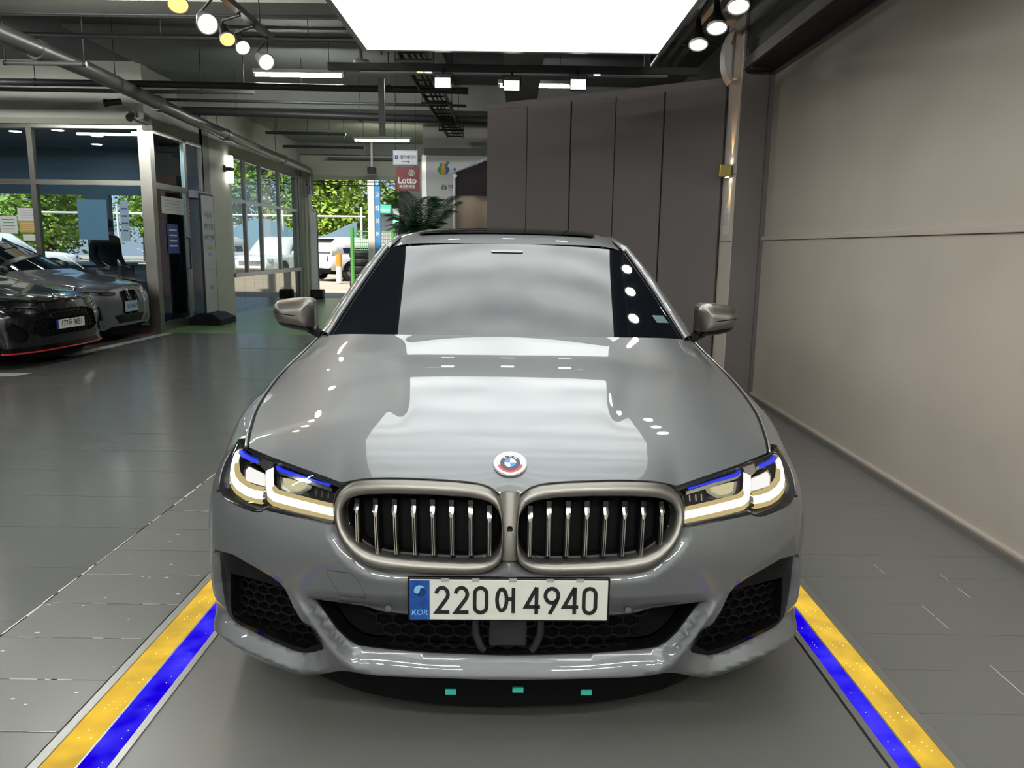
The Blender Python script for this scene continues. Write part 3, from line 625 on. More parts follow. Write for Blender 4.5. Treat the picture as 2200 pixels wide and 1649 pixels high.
# --- outer intakes: gloss black frame, recess and honeycomb
def hexmesh(name, region, off, cell, bar, mat, parent, surf=S):
    mb = MB(); xs = [p[0] for p in region]; zs = [p[1] for p in region]
    r = cell / math.sqrt(3); z = min(zs) - cell; row = 0; edges = set()
    while z < max(zs) + cell:
        x = min(xs) - cell + (cell / 2 if row % 2 else 0)
        while x < max(xs) + cell:
            pts = [(x + r * 1.35 * math.sin(R(60 * k)), z + r * .95 * math.cos(R(60 * k))) for k in range(6)]
            x += cell * 1.35
            for k in range(6):
                a, b = pts[k], pts[(k + 1) % 6]; e = tuple(sorted(((round(a[0], 4), round(a[1], 4)), (round(b[0], 4), round(b[1], 4))))); edges.add(e)
        z += 1.5 * r * .95; row += 1
    es = sorted(edges); ins = pip([((a[0] + b[0]) / 2, (a[1] + b[1]) / 2) for a, b in es], region) if es else []
    for (a, b), k in zip(es, ins):
        if not k: continue
        q = ribbon([a, b], bar)[0]
        f0 = [surf(p.x, p.y, off) for p in q]; f1 = [surf(p.x, p.y, off + .012) for p in q]
        mb.add(f0 + f1, [(0, 1, 2, 3), (0, 4, 5, 1), (1, 5, 6, 2), (2, 6, 7, 3), (3, 7, 4, 0)])
    return mb.build(name, mat, parent)
for sg in (1, -1):
    f = (lambda p: p) if sg > 0 else mir
    inn = [(a + (0 if a < .6 else 0), b) for a, b in f(INT)]
    cx = sum(p[0] for p in inn) / len(inn); cz = sum(p[1] for p in inn) / len(inn)
    out2 = [(cx + (a - cx) * .985, cz + (b - cz) * .985) for a, b in inn]
    fr = panel('intake_frame', out2, [f(OUT['mesh'])], lambda s, z, o=0.0: S(s, z, o + .022), .016, 'gloss_black', CAR, rim=.05)
    panel('intake_backing', out2, [], lambda s, z, o=0.0: S(s, z, o + .075), .04, 'matte_black', CAR, rim=0)
    hexmesh('honeycomb', f(OUT['mesh']), .05, .030, .0035, 'dark_plastic', fr)
# --- centre intake
panel('intake_backing', cen_full, [], lambda s, z, o=0.0: S(s, z, o + .10), .04, 'matte_black', CAR, rim=0)
cf = panel('intake_frame', [(a * 1.0, b) for a, b in cen_full], [[(a * .985, .345 + (b - .345) * .94) for a, b in cen_full]], lambda s, z, o=0.0: S(s, z, o + .032), .02, 'gloss_black', CAR, rim=.05)
hexmesh('honeycomb', [(-.33, .285), (.33, .285), (.40, .40), (-.40, .40)], .055, .036, .0032, 'dark_plastic', cf)
rad = MB(); rad.box((0, .062, .345), (.105, .02, .105), bev=.008); rad.build('radar_cover', 'smoke_plastic', cf)
for sg in (1, -1):
    mb = MB(); mb.tube([(sg * x, y, z) for x, y, z in [(.078, .05, .405), (.088, .052, .37), (.088, .052, .335), (.076, .052, .30), (.066, .053, .285)]], .012, 8); mb.build('radar_bracket', 'smoke_plastic', cf)
# --- lower apron, stretched down in black to stand in for shade; dark underbody
ap = MB()
for k in range(24):
    s0, s1 = -.80 + 1.6 * k / 24, -.80 + 1.6 * (k + 1) / 24
    a0, a1 = S(s0, .22, .04), S(s1, .22, .04)
    b0, b1 = [Vector((p.x * .88, p.y + .05 + .10 * abs(q) ** 3, .085 + .06 * abs(q) ** 4)) for p, q in ((a0, s0 / .8), (a1, s1 / .8))]
    ap.add([a0, a1, b1, b0], [(0, 1, 2, 3)])
ap.add([S(-.8, .22, .04), Vector((-.75, .5, .075)), Vector((.75, .5, .075)), S(.8, .22, .04)], [(0, 1, 2, 3)])
ap.build('shade_apron', 'matte_black', CAR)
ub = MB()
ub.box((0, 2.55, .225), (1.25, 4.4, .13)); ub.box((0, 2.37, .29), (1.62, 2.1, .16)); ub.box((0, .35, .45), (1.3, .30, .36)); ub.box((0, 4.5, .40), (1.4, .6, .25))
ub.build('underbody', 'matte_black', CAR)
# reflectors hanging under the apron
for x, y, z in ((-.156, .070, .150), (.030, .066, .160), (.220, .072, .149)):
    mb = MB(); mb.box((x, y, z), (.030, .006, .014)); mb.build('reflector_strip', 'teal_reflector', CAR)
# --- washer cover, parking sensors
wc = [(.4773, .5262), (.4132, .524), (.3957, .5082), (.3728, .4555), (.378, .452), (.4435, .4557), (.4628, .4886), (.478, .518)]
panel('tow_cover_seam', mir(wc), [[(-.4245 + (a + .4245) * .972, .489 + (b - .489) * .955) for a, b in mir(wc)]], lambda s, z, o=0.0: S(s, z, o - .0006), .02, 'seam', CAR, rim=0, step_b=.008)
for sg in (1, -1):
    for (s0, z0) in ((.315, .427), (.755, .462 + .09)):
        if s0 > .7: continue
        c = S(sg * s0, z0, -.001); n = (S(sg * s0, z0, -.01) - S(sg * s0, z0, 0)).normalized()
        mb = MB(); mb.cyl(c - n * .004, c + n * .0006, .0098, 20); sn = mb.build('parking_sensor', 'seam', CAR)
        mb = MB(); mb.cyl(c, c + n * .0012, .0084, 20); mb.build('sensor_face', 'paint', sn)
# --- kidney grille
def loop_polar(poly, c, n):
    P = np.array(seg_resample(poly, .002)); a = np.arctan2(P[:, 1] - c[1], P[:, 0] - c[0]); r = np.hypot(P[:, 0] - c[0], P[:, 1] - c[1])
    o = np.argsort(a); a, r = a[o], r[o]; t = np.linspace(-math.pi, math.pi, n, endpoint=False)
    rr = np.interp(t, np.r_[a - 2 * math.pi, a, a + 2 * math.pi], np.r_[r, r, r])
    return [(c[0] + k * math.cos(q), c[1] + k * math.sin(q)) for q, k in zip(t, rr)]
def ring_loop(poly, c, n):
    # equal angle in a space squeezed to be round
    k = 2.0; L = loop_polar([(a, c[1] + (b - c[1]) * k) for a, b in poly], c, n); return [(a, c[1] + (b - c[1]) / k) for a, b in L]
for sg in (1, -1):
    ko, ki = OUT['kid_out'], OUT['kid_in']; c = (.235, .648); n = 140
    Lo, Li = ring_loop(ko, c, n), ring_loop(ki, c, n)
    rings = []
    for t, off in ((0, .03), (0, .002), (.05, -.009), (.18, -.015), (.5, -.016), (.82, -.011), (.95, -.004), (1.0, .006), (1.0, .075)):
        rings.append([S(sg * (a + (b_ - a) * t), z + (z2 - z) * t, off) for (a, z), (b_, z2) in zip(Lo, Li)])
    mb = MB(); mb.loft([r if sg < 0 else r for r in rings], True, False, True)
    ks = mb.build('kidney_surround', 'cerium', CAR); ks.data.flip_normals() if sg > 0 else None
    gap = [[S(sg * (c[0] + (a - c[0]) * k), c[1] + (z - c[1]) * k2, o) for a, z in Lo] for k, k2, o in ((1.018, 1.035, .003), (1.0, 1.0, .004))]
    mb = MB(); mb.loft(gap, True, False, True); mb.build('kidney_gasket', 'matte_black', CAR)
    panel('kidney_backing', ki if sg > 0 else mir(ki), [], lambda s, z, o=0.0: S(s, z, o + .07), .03, 'matte_black', CAR, rim=0)
    # inner gloss frame bottom
    Lb = [(c[0] + (a - c[0]) * .96, c[1] + (z - c[1]) * .93) for a, z in Li]
    mb = MB(); mb.loft([[S(sg * a, z, .030) for a, z in Li], [S(sg * a, z, .034) for a, z in Lb], [S(sg * a, z, .06) for a, z in Lb]], True, False, True); mb.build('kidney_inner_frame', 'gloss_black', ks)
    sl = [((.0535, .7115), (.0518, .5748)), ((.1027, .7117), (.1, .575)), ((.1535, .7117), (.1476, .5749)), ((.2034, .7116), (.1961, .5745)), ((.2534, .7112), (.2445, .574)), ((.3043, .7106), (.2934, .5731)), ((.355, .7097), (.3426, .5719)), ((.4048, .7075), (.3957, .575))]
    for i, ((st, zt), (sb_, zb)) in enumerate(sl):
        if i == 0: zt = .700
        if i == 7: zb = .600
        P = lambda t, ds, o: S(sg * (st + (sb_ - st) * t + ds), zt + (zb - zt) * t, o)
        mb = MB()  # dark carrier blade, deep
        mb.loft([[P(t, -.0065, .012), P(t, -.0065, .055), P(t, .0065, .055), P(t, .0065, .012)] for t in (.0, .3, .6, 1.0)], True, True, False)
        blade = mb.build('grille_slat', 'gloss_black', CAR)
        mb = MB()  # bright head, tapering into the stem
        mb.loft([[P(t, -w, o_), P(t, -w * .9, o_ + .008), P(t, w * .9, o_ + .008), P(t, w, o_), P(t, 0, o_ - .0012)] for t, w, o_ in ((.0, .0058, .022), (.05, .0063, .0185), (.19, .0063, .0045), (.22, .0055, .003), (.30, .0034, .004))], True, True, False)
        mb.build('slat_head', 'slat_chrome', blade)
        for dx in (-.0027, .0027):
            mb = MB(); mb.loft([[P(t, dx - .0017, .005), P(t, dx, .003), P(t, dx + .0017, .005), P(t, dx, .010)] for t in (.24, .45, .7, .97)], True, True, False); mb.build('slat_line', 'slat_chrome', blade)
br = [(-.0335, .738), (-.026, .7225), (-.0235, .715), (-.021, .70), (-.0188, .669), (-.0175, .629), (-.0168, .597), (-.0187, .577), (-.021, .571), (.021, .571), (.0187, .577), (.0168, .597), (.0175, .629), (.0188, .669), (.021, .70), (.0235, .715), (.026, .7225), (.0335, .738)]
panel('grille_bridge', br, [], lambda s, z, o=0.0: S(s, z, o - .006 + 12 * s * s), .008, 'cerium', CAR, rim=.03)
cm = MB(); c0 = S(0, .650, -.006); cm.cyl(c0 + Vector((0, .004, 0)), c0 + Vector((0, -.003, -.001)), .0078, 20); co_ = cm.build('front_camera', 'gloss_black', CAR)
cm = MB(); cm.cyl(c0 + Vector((0, -.002, -.001)), c0 + Vector((0, -.0042, -.0015)), .0042, 16); cm.build('camera_lens', 'lens_glass_dark', co_)
# --- headlamps
for sg in (1, -1):
    f = (lambda p: p) if sg > 0 else mir
    hl = panel('headlamp', f(OUT['lamp']), [], lambda s, z, o=0.0: S(s, z, o + .062), .02, 'lamp_black', CAR, rim=0)
    L = [(a, b) for a, b in f(OUT['lamp'])]; lc = (sum(a for a, b in L) / len(L), sum(b for a, b in L) / len(L))
    Ls = seg_resample(L, .008)
    mb = MB(); mb.loft([[S(a, b, .0015) for a, b in Ls], [S(lc[0] + (a - lc[0]) * .972, lc[1] + (b - lc[1]) * .93, .004) for a, b in Ls], [S(lc[0] + (a - lc[0]) * .965, lc[1] + (b - lc[1]) * .92, .062) for a, b in Ls]], True, False, True); mb.build('lamp_bezel', 'lamp_black', hl)
    panel('lamp_lens', [(lc[0] + (a - lc[0]) * .996, lc[1] + (b - lc[1]) * .985) for a, b in L], [], lambda s, z, o=0.0: S(s, z, o - .0005), .012, 'clear_lens', hl, rim=0)
    def block(nm, poly, o0, o1, mat, par, step=.012):
        p = panel(nm, f(poly), [], lambda s, z, o=0.0: S(s, z, o + o0), step, mat, par, rim=o1 - o0, step_b=.008); return p
    def shrink(poly, k, dz=0.0, ds=0.0):
        c = (sum(a for a, b in poly) / len(poly), sum(b for a, b in poly) / len(poly)); return [(c[0] + (a - c[0]) * k + ds, c[1] + (b - c[1]) * k + dz) for a, b in poly]
    GA = [(.462, .6685), (.50, .6735), (.55, .6795), (.60, .685), (.645, .6895), (.662, .698), (.669, .712), (.676, .730), (.682, .748), (.685, .762)]
    GB = [(.684, .690), (.71, .6895), (.745, .692), (.785, .700), (.815, .711), (.835, .725), (.848, .742), (.858, .758), (.862, .768)]
    for ctr in (GA, GB):
        for nm, w_, dz, o0, o1, mt in (('daytime_light', .0165, .0, .014, .026, 'drl'), ('daytime_glow', .013, -.0145, .016, .03, 'drl_glow'), ('daytime_glow', .006, .0125, .016, .03, 'drl_glow')):  # golden bands stand in for the glow around the daytime lights
            P_ = [(a, b + dz * (1.0 if i < 6 else .35)) for i, (a, b) in enumerate(ctr)]; mbq = MB()
            for q in ribbon([(sg * a, b) for a, b in P_], w_):
                f0 = [S(p.x, p.y, o0) for p in q]; f1 = [S(p.x, p.y, o1) for p in q]; mbq.add(f0 + f1, [(0, 1, 2, 3), (0, 4, 5, 1), (2, 6, 7, 3)])
            mbq.build(nm, mt, hl)
    block('blue_accent', OUT['blue_in'], .010, .018, 'lamp_blue', hl); block('blue_accent', OUT['blue_out'], .010, .018, 'lamp_blue', hl)
    # chrome blades under the blue accents
    block('lamp_blade', [(.475, .728), (.55, .742), (.64, .754), (.655, .761), (.655, .754), (.64, .746), (.55, .734), (.475, .720)], .012, .045, 'lamp_chrome', hl)
    block('lamp_blade', [(.715, .765), (.78, .771), (.835, .776), (.85, .772), (.835, .768), (.78, .763), (.715, .757)], .012, .045, 'lamp_chrome', hl)
    block('lamp_blade', [(.665, .772), (.69, .782), (.715, .779), (.712, .755), (.69, .747), (.672, .755)], .012, .045, 'lamp_chrome', hl)
    for nm, e in (('mod_in', 'projector_dim'), ('mod_out', 'projector_bright')):
        P = OUT[nm]; pr = block('projector', P, .030, .055, 'lamp_chrome', hl)
        c = (sum(a for a, b in P) / len(P), sum(b for a, b in P) / len(P))
        up = [(a, b) for a, b in P if b > c[1] - .004] + [(c[0] + .02, c[1] - .004), (c[0] - .02, c[1] - .004)]
        panel('projector_glow', f(shrink(P, .72, .004)), [], lambda s, z, o=0.0: S(s, z, o + .024), .01, e, pr, rim=.006, step_b=.006)
    block('lamp_module', [(.475, .687), (.475, .718), (.535, .727), (.535, .703), (.52, .694)], .03, .05, 'dark_plastic', hl)
    for a0 in (.487, .505, .522):
        block('lamp_rib', [(a0, .70), (a0 + .004, .70), (a0 + .004, .716), (a0, .716)], .024, .03, 'lamp_chrome', hl)
# --- hood
ZC = [(.02, .752), (.05, .776), (.10, .800), (.20, .8315), (.35, .8675), (.5, .8985), (.60, .9180), (.71, .9375), (.80, .9510), (.86, .9588), (.92, .9668), (1.0, .9840), (1.08, 1.0030), (1.15, 1.0195), (1.25, 1.043), (1.45, 1.082)]
FRONT = [(0, .037, .7265), (.018, .0375, .7275), (.030, .039, .734), (.049, .0435, .7475), (.079, .048, .7565), (.145, .052, .7635), (.208, .056, .7655), (.274, .060, .7665), (.34, .065, .7645), (.385, .0685, .7605), (.415, .0715, .7545), (.445, .075, .7475), (.477, .086, .7545), (.563, .124, .771), (.657, .182, .783), (.743, .251, .792)]
FY = [(a, b) for a, b, c in FRONT]; FZ = [(a, c) for a, b, c in FRONT]
def hood_base(x, y):
    a = abs(x); xe = spl(XE, max(y, .25)); D = spl(ZC, max(y, .25)) - spl(ZE, max(y, .25))
    u = a / xe; g = .22 * u * u + .78 * u**4.5
    z = spl(ZC, y) - D * g
    xc = .245 + .25 * y; w = .04 + .13 * max(y - .25, 0); h = .015 * smooth01(.22, .62, y) * (1 - smooth01(1.0, 1.2, y))
    z -= h * smooth01(xc - w, xc + w * .2, a) - h * .9 * u * u
    return z
def hood_z(x, y):
    a = min(abs(x), .743); yf = spl(FY, a)
    d = y - yf
    zb = hood_base(x, y)
    if d < .5 and abs(x) < .75:
        cor = spl(FZ, a) - hood_base(a, yf); lam = .028 if a < .06 else .05
        lam = .028 + .027 * smooth01(.0, .12, a)
        zb += cor * math.exp(-max(d, 0) / lam)
    ur = min(abs(x) / .80, 1.0); yr = 1.15 + .06 * ur * ur + .21 * ur**6
    if y > yr - .5:
        zb += (1.36 - (yr + 1.88) * .1128 - hood_base(x, yr)) * math.exp(-max(yr - y, 0) / .08) * (1 - ur**10)
    return zb
P = []; NV, NU = 84, 64
for i in range(NV + 1):
    v = i / NV; vv = v ** 1.25; row = []
    for j in range(-NU, NU + 1):
        u = j / NU; a = abs(u)
        ys = .251 + (1.42 - .251) * vv; xe = spl(XE, ys)
        yf = spl(FY, .743 * a); yr = 1.15 + .06 * a * a + .21 * a**6
        y = yf + (yr - yf) * vv; x = u * (xe - .004)
        row.append(Vector((x, y, hood_z(x, y))))
    P.append(row)
hood = grid_obj('hood', P, 'paint', CAR)
# turned-down rim of the hood
edge = P[0] + [r[-1] for r in P[1:]] + P[-1][::-1][1:] + [r[0] for r in P[::-1][1:-1]]
inn_ = []
for p in edge:
    inn_.append(Vector((p.x * .992, p.y + (.012 if p.y < .3 else 0), p.z - .022)))
mb = MB(); mb.loft([edge, inn_], True, False, False); mb.build('hood_rim', 'paint', hood)
mb = MB(); mb.box((0, .75, .72), (1.3, .9, .06)); mb.build('engine_bay', 'matte_black', CAR)
# --- fenders, doors, quarters on the body side
ARCH = [(.88, .335, .375), (3.855, .335, .375)]
def side_poly(y0, y1, zlow):
    top = [(s_at_y(y), spl(BELT, y) - (.0 if y < 1.42 else .002)) for y in np.linspace(y0, y1, 24)]
    bot = []
    for y in np.linspace(y1, y0, 60):
        z = zlow
        for (cy, cz, r) in ARCH:
            if abs(y - cy) < r: z = max(z, cz + math.sqrt(r * r - (y - cy)**2))
        bot.append((s_at_y(y), z))
    return top + bot
SEAM = .0025
fend = [(.859, .7985)] + [(s_at_y(y), spl(BELT, y + (.10 if y < .5 else 0)) - .001) for y in np.linspace(.36, 1.42, 26)] + [(s_at_y(1.50), .945), (s_at_y(1.52), .30)]
for y in np.linspace(1.52, .52, 40):
    z = .27
    cy, cz, r = ARCH[0]
    if abs(y - cy) < r: z = max(z, cz + math.sqrt(r * r - (y - cy)**2))
    fend.append((s_at_y(y), z))
fend = [p for p in fend if not (p[0] < 1.14 and p[1] < .66)]
fend += [(1.137, .6645), (1.06, .669), (.95, .672), (.872, .676), (.866, .693), (.876, .7116), (.885, .727), (.894, .745), (.899, .762), (.889, .784)]
for sg in (1, -1):
    f = (lambda p: p) if sg > 0 else mir
    panel('front_fender', f(fend), [], S, .022, 'paint', CAR, rim=.02)
    fd = panel('front_door', f(side_poly(1.525, 2.60, .30)), [], S, .05, 'paint', CAR, rim=.02)
    rd = panel('rear_door', f([p for p in side_poly(2.605, 3.50, .30)]), [], S, .05, 'paint', CAR, rim=.02)
    panel('rear_quarter', f(side_poly(3.505, 4.25, .30)), [], S, .05, 'paint', CAR, rim=.02)
    panel('side_skirt', f([(s_at_y(1.30), .295), (s_at_y(3.42), .295), (s_at_y(3.42), .20), (s_at_y(1.30), .20)]), [], lambda s, z, o=0.0: S(s, z, o - .004), .06, 'gloss_black', CAR, rim=.03)
    for d, y in ((fd, 2.42), (rd, 3.32)):
        s_ = s_at_y(y) * sg; p0, p1 = S(s_, .80, -.03), S(s_at_y(y - .2) * sg, .795, -.03)
        mb = MB(); mb.tube([S(s_, .80, 0), p0, p1, S(s_at_y(y - .2) * sg, .795, 0)], .012, 8); mb.build('door_handle', 'paint', d)
    # wheel housing, dark
    for cy, cz, r in ARCH:
        mb = MB(); ring = [(cy + r * math.cos(t), cz + r * math.sin(t)) for t in np.linspace(-.3, math.pi + .3, 24)]
        mb.loft([[Vector((sg * .915, a, b)) for a, b in ring], [Vector((sg * .60, a, b)) for a, b in ring]], False, False, True); mb.add([Vector((sg * .60, a, b)) for a, b in ring], [tuple(range(len(ring)))])
        mb.build('wheel_housing', 'matte_black', CAR)
for sg in (1, -1):
    ed_ = [(spl(XE, y), y, spl(ZE, y)) for y in np.linspace(.262, 1.405, 48)]
    mb = MB(); mb.tube([Vector((sg * (x - .001), y, z + .0005)) for x, y, z in ed_], .0034, 6); mb.build('hood_gap', 'matte_black', CAR)
    mb = MB(); mb.tube([Vector((sg * (x + .0062), y, z - .0010)) for x, y, z in ed_], .0044, 8); mb.build('fender_edge', 'paint', CAR)
# --- rear end
rr = [(s_at_y(4.255), z) for z in (.30, .62, .985)]
s0 = s_at_y(4.255)
panel('rear_bumper', [(s0, .26), (SMAX, .26), (SMAX, .60), (s0, .62)], [], S, .06, 'paint', CAR, rim=.02)
panel('rear_bumper_cover', [(-s0, .62), (-SMAX, .60), (-SMAX, .26), (-s0, .26)], [], S, .06, 'paint', CAR, rim=.02)
panel('rear_panel', [(s0, .625), (SMAX, .605), (SMAX, .95), (s0, .985)], [], S, .06, 'paint', CAR, rim=.02)
panel('rear_panel', [(-s0, .985), (-SMAX, .95), (-SMAX, .605), (-s0, .625)], [], S, .06, 'paint', CAR, rim=.02)
for sg in (1, -1):
    f = (lambda p: p) if sg > 0 else mir
    panel('tail_lamp', f([(s0 + .12, .80), (SMAX - .38, .80), (SMAX - .38, .88), (s0 + .12, .92)]), [], lambda s, z, o=0.0: S(s, z, o - .004), .04, 'tail_red', CAR, rim=.01)
# --- greenhouse
ZR = [(1.99, 1.381), (2.10, 1.411), (2.25, 1.438), (2.45, 1.459), (2.7, 1.470), (3.0, 1.470), (3.3, 1.452), (3.6, 1.415)]
XR = [(1.99, .585), (2.2, .575), (2.6, .585), (3.0, .58), (3.6, .54)]
P = []
for i in range(37):
    y = 1.99 + (3.6 - 1.99) * i / 36; row = []
    for j in range(-24, 25):
        u = j / 24; xr = spl(XR, y); k = .14 * max(0, 1 - (y - 1.99) / .5) * u * u
        yy = y + k; x = u * xr
        z = spl(ZR, yy) - .020 * u * u - .022 * u**8 - .02 * max(0, 1 - (y - 1.99) / .4) * u * u
        row.append(Vector((x, yy, z)))
    P.append(row)
roofP = P
roof = grid_obj('roof', P, 'paint', CAR)
# panoramic roof glass
def roof_z(x, y): return spl(ZR, y) - .020 * (x / .58)**2
Q = []
for i in range(21):
    v = i / 20; row = []
    for j in range(-20, 21):
        u = j / 20; y = 2.20 + .05 * u * u + (3.2 - 2.20) * v
        w = .475 * (1 - .06 * max(0, 1 - v * 12)**2); x = u * w; row.append(Vector((x, y, roof_z(x, y) + .006 - .004 * u**8)))
    Q.append(row)
grid_obj('roof_glass', Q, 'roof_glass', CAR)
# windscreen
def wind(u, v):
    b = np.array([u * .752, 1.20 + .15 * u * u, .998 - .014 * u * u]); t = np.array([u * .600, 1.985 + .09 * u * u, 1.3805 - .026 * u * u])
    p = b + (t - b) * v; bul = .016 * 4 * v * (1 - v) * (1 - .4 * u * u); p += np.array([0, -.43, .90]) * bul; return Vector(p)
P = [[wind(j / 24, i / 24) for j in range(-24, 25)] for i in range(25)]
ws_ = grid_obj('windscreen', P, 'windscreen', CAR)
wb_ = [[wind(u * 1.0, v) + Vector((0, -.001, .002)) for u in np.linspace(-.13, .13, 13)] for v in (.94, .965)]
hsh = []
for i in range(5):
    v = .872 + .034 * i / 4; hsh.append([wind(u, v + .012 * (abs(u) / .13 > .93) * (1 if i == 0 else 0)) + Vector((0, -.0015, .003)) for u in np.linspace(-.125, .125, 17)])
grid_obj('sensor_housing', hsh, 'sensor_grey', ws_)
st = []
for i in range(4):
    st.append([wind(.905 - .10 * v_ + .075 * j / 3, v_) + Vector((0, -.002, .003)) for j in range(4) for v_ in [(.155 + .07 * i / 3)]])
grid_obj('windscreen_sticker', st, 'sticker_teal', ws_)
for sg in (1, -1):
    # A pillar
    rows = []
    for i in range(25):
        v = .01 + 1.03 * i / 24; p = np.array(wind(1.0, v)); o = 1.0 - .25 * smooth01(.6, 1.0, v)
        up = np.array([.30, -.35, .88])
        pts = [p + np.array([-.004, 0, -.004]), p + np.array([.004, 0, .008]), p + np.array([.016, .010, .015]) * o, p + np.array([.034, .03, .016]) * o, p + np.array([.050, .06, .008]) * o, p + np.array([.060, .095, -.014]) * o]
        rows.append([Vector((sg * q[0], q[1], q[2])) for q in pts])
    # run on into the roof rail
    for y in np.linspace(2.25, 3.55, 14):
        xr = spl(XR, y); z = spl(ZR, y) - .042
        pts = [(xr - .004, y, z), (xr + .004, y, z + .006), (xr + .015, y, z + .006), (xr + .03, y, z - .002), (xr + .045, y, z - .022), (xr + .052, y, z - .045)]
        rows.append([Vector((sg * a, b, c_)) for a, b, c_ in pts])
    grid_obj('roof_pillar', rows, 'paint', CAR, flip=(sg > 0))
    mb = MB(); mb.tube([Vector((sg * q.x, q.y, q.z)) + Vector((sg * .000, -.006, .004)) for q in [wind(1.0, v) for v in np.linspace(0, 1, 20)]], .0055, 6); mb.build('windscreen_trim', 'gloss_black', CAR)
    # side glass: front, rear
    def rail(y):
        if y < 2.2:
            v = (y - 1.50) / (2.2 - 1.50); q = np.array(wind(1.0, v)); return np.array([q[0] + .058, q[1] + .09, q[2] - .016])
        return np.array([spl(XR, y) + .05, y, spl(ZR, y) - .09])
    for nm, ya, yb in (('side_window', 1.60, 2.57), ('side_window', 2.66, 3.52)):
        G_ = []
        for i in range(9):
            row = []
            for y in np.linspace(ya, yb, 16):
                b_ = np.array([.862, y, spl(BELT, y) + .004]); t_ = rail(max(y - .10, 1.52) if y < 2.3 else y); t_[1] = y
                if y > 3.2: t_[2] -= .35 * (y - 3.2)
                q = b_ + (t_ - b_) * i / 8; row.append(Vector((sg * q[0], q[1], q[2])))
            G_.append(row)
        grid_obj(nm, G_, 'side_glass', CAR, flip=(sg < 0))
    for ya, yb in ((2.56, 2.67), (3.51, 3.75)):
        b0, b1 = Vector((sg * .866, ya, .975)), Vector((sg * .866, yb, .985)); t0, t1 = Vector((sg * .632, ya, spl(ZR, ya) - .085 - (.13 if ya > 3 else 0))), Vector((sg * .625, yb, spl(ZR, min(yb, 3.6)) - .09 - (.16 if ya > 3 else 0)))
        mb = MB(); mb.add([b0, b1, t1, t0], [(0, 1, 2, 3)]); mb.build('door_pillar', 'gloss_black', CAR)
    # rear pillar
    mb = MB(); rowsC = []
    for t in np.linspace(0, 1, 8):
        y = 3.55 + .85 * t; x = .56 + .20 * t; z = spl(ZR, 3.55) - .03 - (.36) * t**1.3
        rowsC.append([Vector((sg * (x - .06), y, z + .012)), Vector((sg * x, y, z)), Vector((sg * (x + .07 + .03 * (1 - t)), y - .05, z - .07 * (1 - t) - .02)), Vector((sg * (.872), min(y, 4.2), 1.0))])
    mb.loft(rowsC, False, False, True); mb.build('rear_pillar', 'paint', CAR)
    # shelf closing belt to side glass
    mb = MB(); mb.loft([[Vector((sg * .872, y, spl(BELT, y) - .004)) for y in np.linspace(1.42, 4.3, 24)], [Vector((sg * .80, y, spl(BELT, y) + .004)) for y in np.linspace(1.42, 4.3, 24)]], False, False, True); mb.build('belt_trim', 'gloss_black', CAR)
# rear window, trunk
rw = [[Vector((u * (.50 + .20 * v), 3.58 + .80 * v + .0 * u, spl(ZR, 3.58) - .34 * v**1.15 - .02 * u * u)) for u in np.linspace(-1, 1, 13)] for v in np.linspace(0, 1, 9)]
grid_obj('rear_window', rw, 'side_glass', CAR)
tk = [[Vector((u * (.76 - .05 * v), 4.36 + .52 * v - .09 * u * u, 1.075 - .02 * v - .05 * u * u - (.05 * v**6))) for u in np.linspace(-1, 1, 15)] for v in np.linspace(0, 1, 9)]
grid_obj('trunk_lid', tk, 'paint', CAR)
tf = [[Vector((u * .84, 4.20 + .62 * v, .99)) for u in np.linspace(-1, 1, 3)] for v in (0, 1)]
grid_obj('trunk_deck', tf, 'paint', CAR)
mb = MB(); mb.box((0, 2.6, .62), (1.66, 2.3, .62)); mb.build('cabin_tub', 'matte_black', CAR)
for x in (-.38, .38):
    mb = MB(); mb.box((x, 2.55, 1.03), (.46, .16, .42), bev=.06); mb.box((x, 2.60, 1.28), (.26, .10, .16), bev=.04); mb.build('seat', 'matte_black', CAR)
# --- wheels
def wheel(x, y, sg):
    tire = MB(); M = Matrix.Rotation(R(90), 4, 'Y')
    tire.lathe([(.225, -.11), (.30, -.118), (.330, -.105), (.340, -.08), (.341, 0), (.340, .08), (.330, .105), (.30, .118), (.225, .11)], (x, y, .341), 48, M=M)
    w = tire.build('tire', 'rubber', CAR)
    rim = MB(); rim.lathe([(.235, -.10), (.238, .10), (.222, .112), (.210, .095), (.205, .0), (.205, -.10)], (x, y, .341), 40, M=M if sg > 0 else Matrix.Rotation(R(-90), 4, 'Y'))
    for k in range(10):
        t = 2 * math.pi * k / 10
        a = Vector((x + sg * .085, y + .05 * math.cos(t), .341 + .05 * math.sin(t))); b = Vector((x + sg * .098, y + .215 * math.cos(t + .08), .341 + .215 * math.sin(t + .08)))
        rim.cyl(a, b, .018, 6, .014)
    rim.lathe([(.0, .10), (.05, .10), (.07, .08), (.07, .02)], (x, y, .341), 20, M=M if sg > 0 else Matrix.Rotation(R(-90), 4, 'Y'))
    rim.build('wheel_rim', 'rim_alloy', w)
    d = MB(); d.lathe([(.05, .01), (.18, .01), (.18, -.02), (.05, -.02)], (x, y, .341), 30, M=M); d.build('brake_disc', 'rim_alloy', w)
for sg in (1, -1):
    wheel(sg * .805, .88, sg); wheel(sg * .805, 3.855, sg)
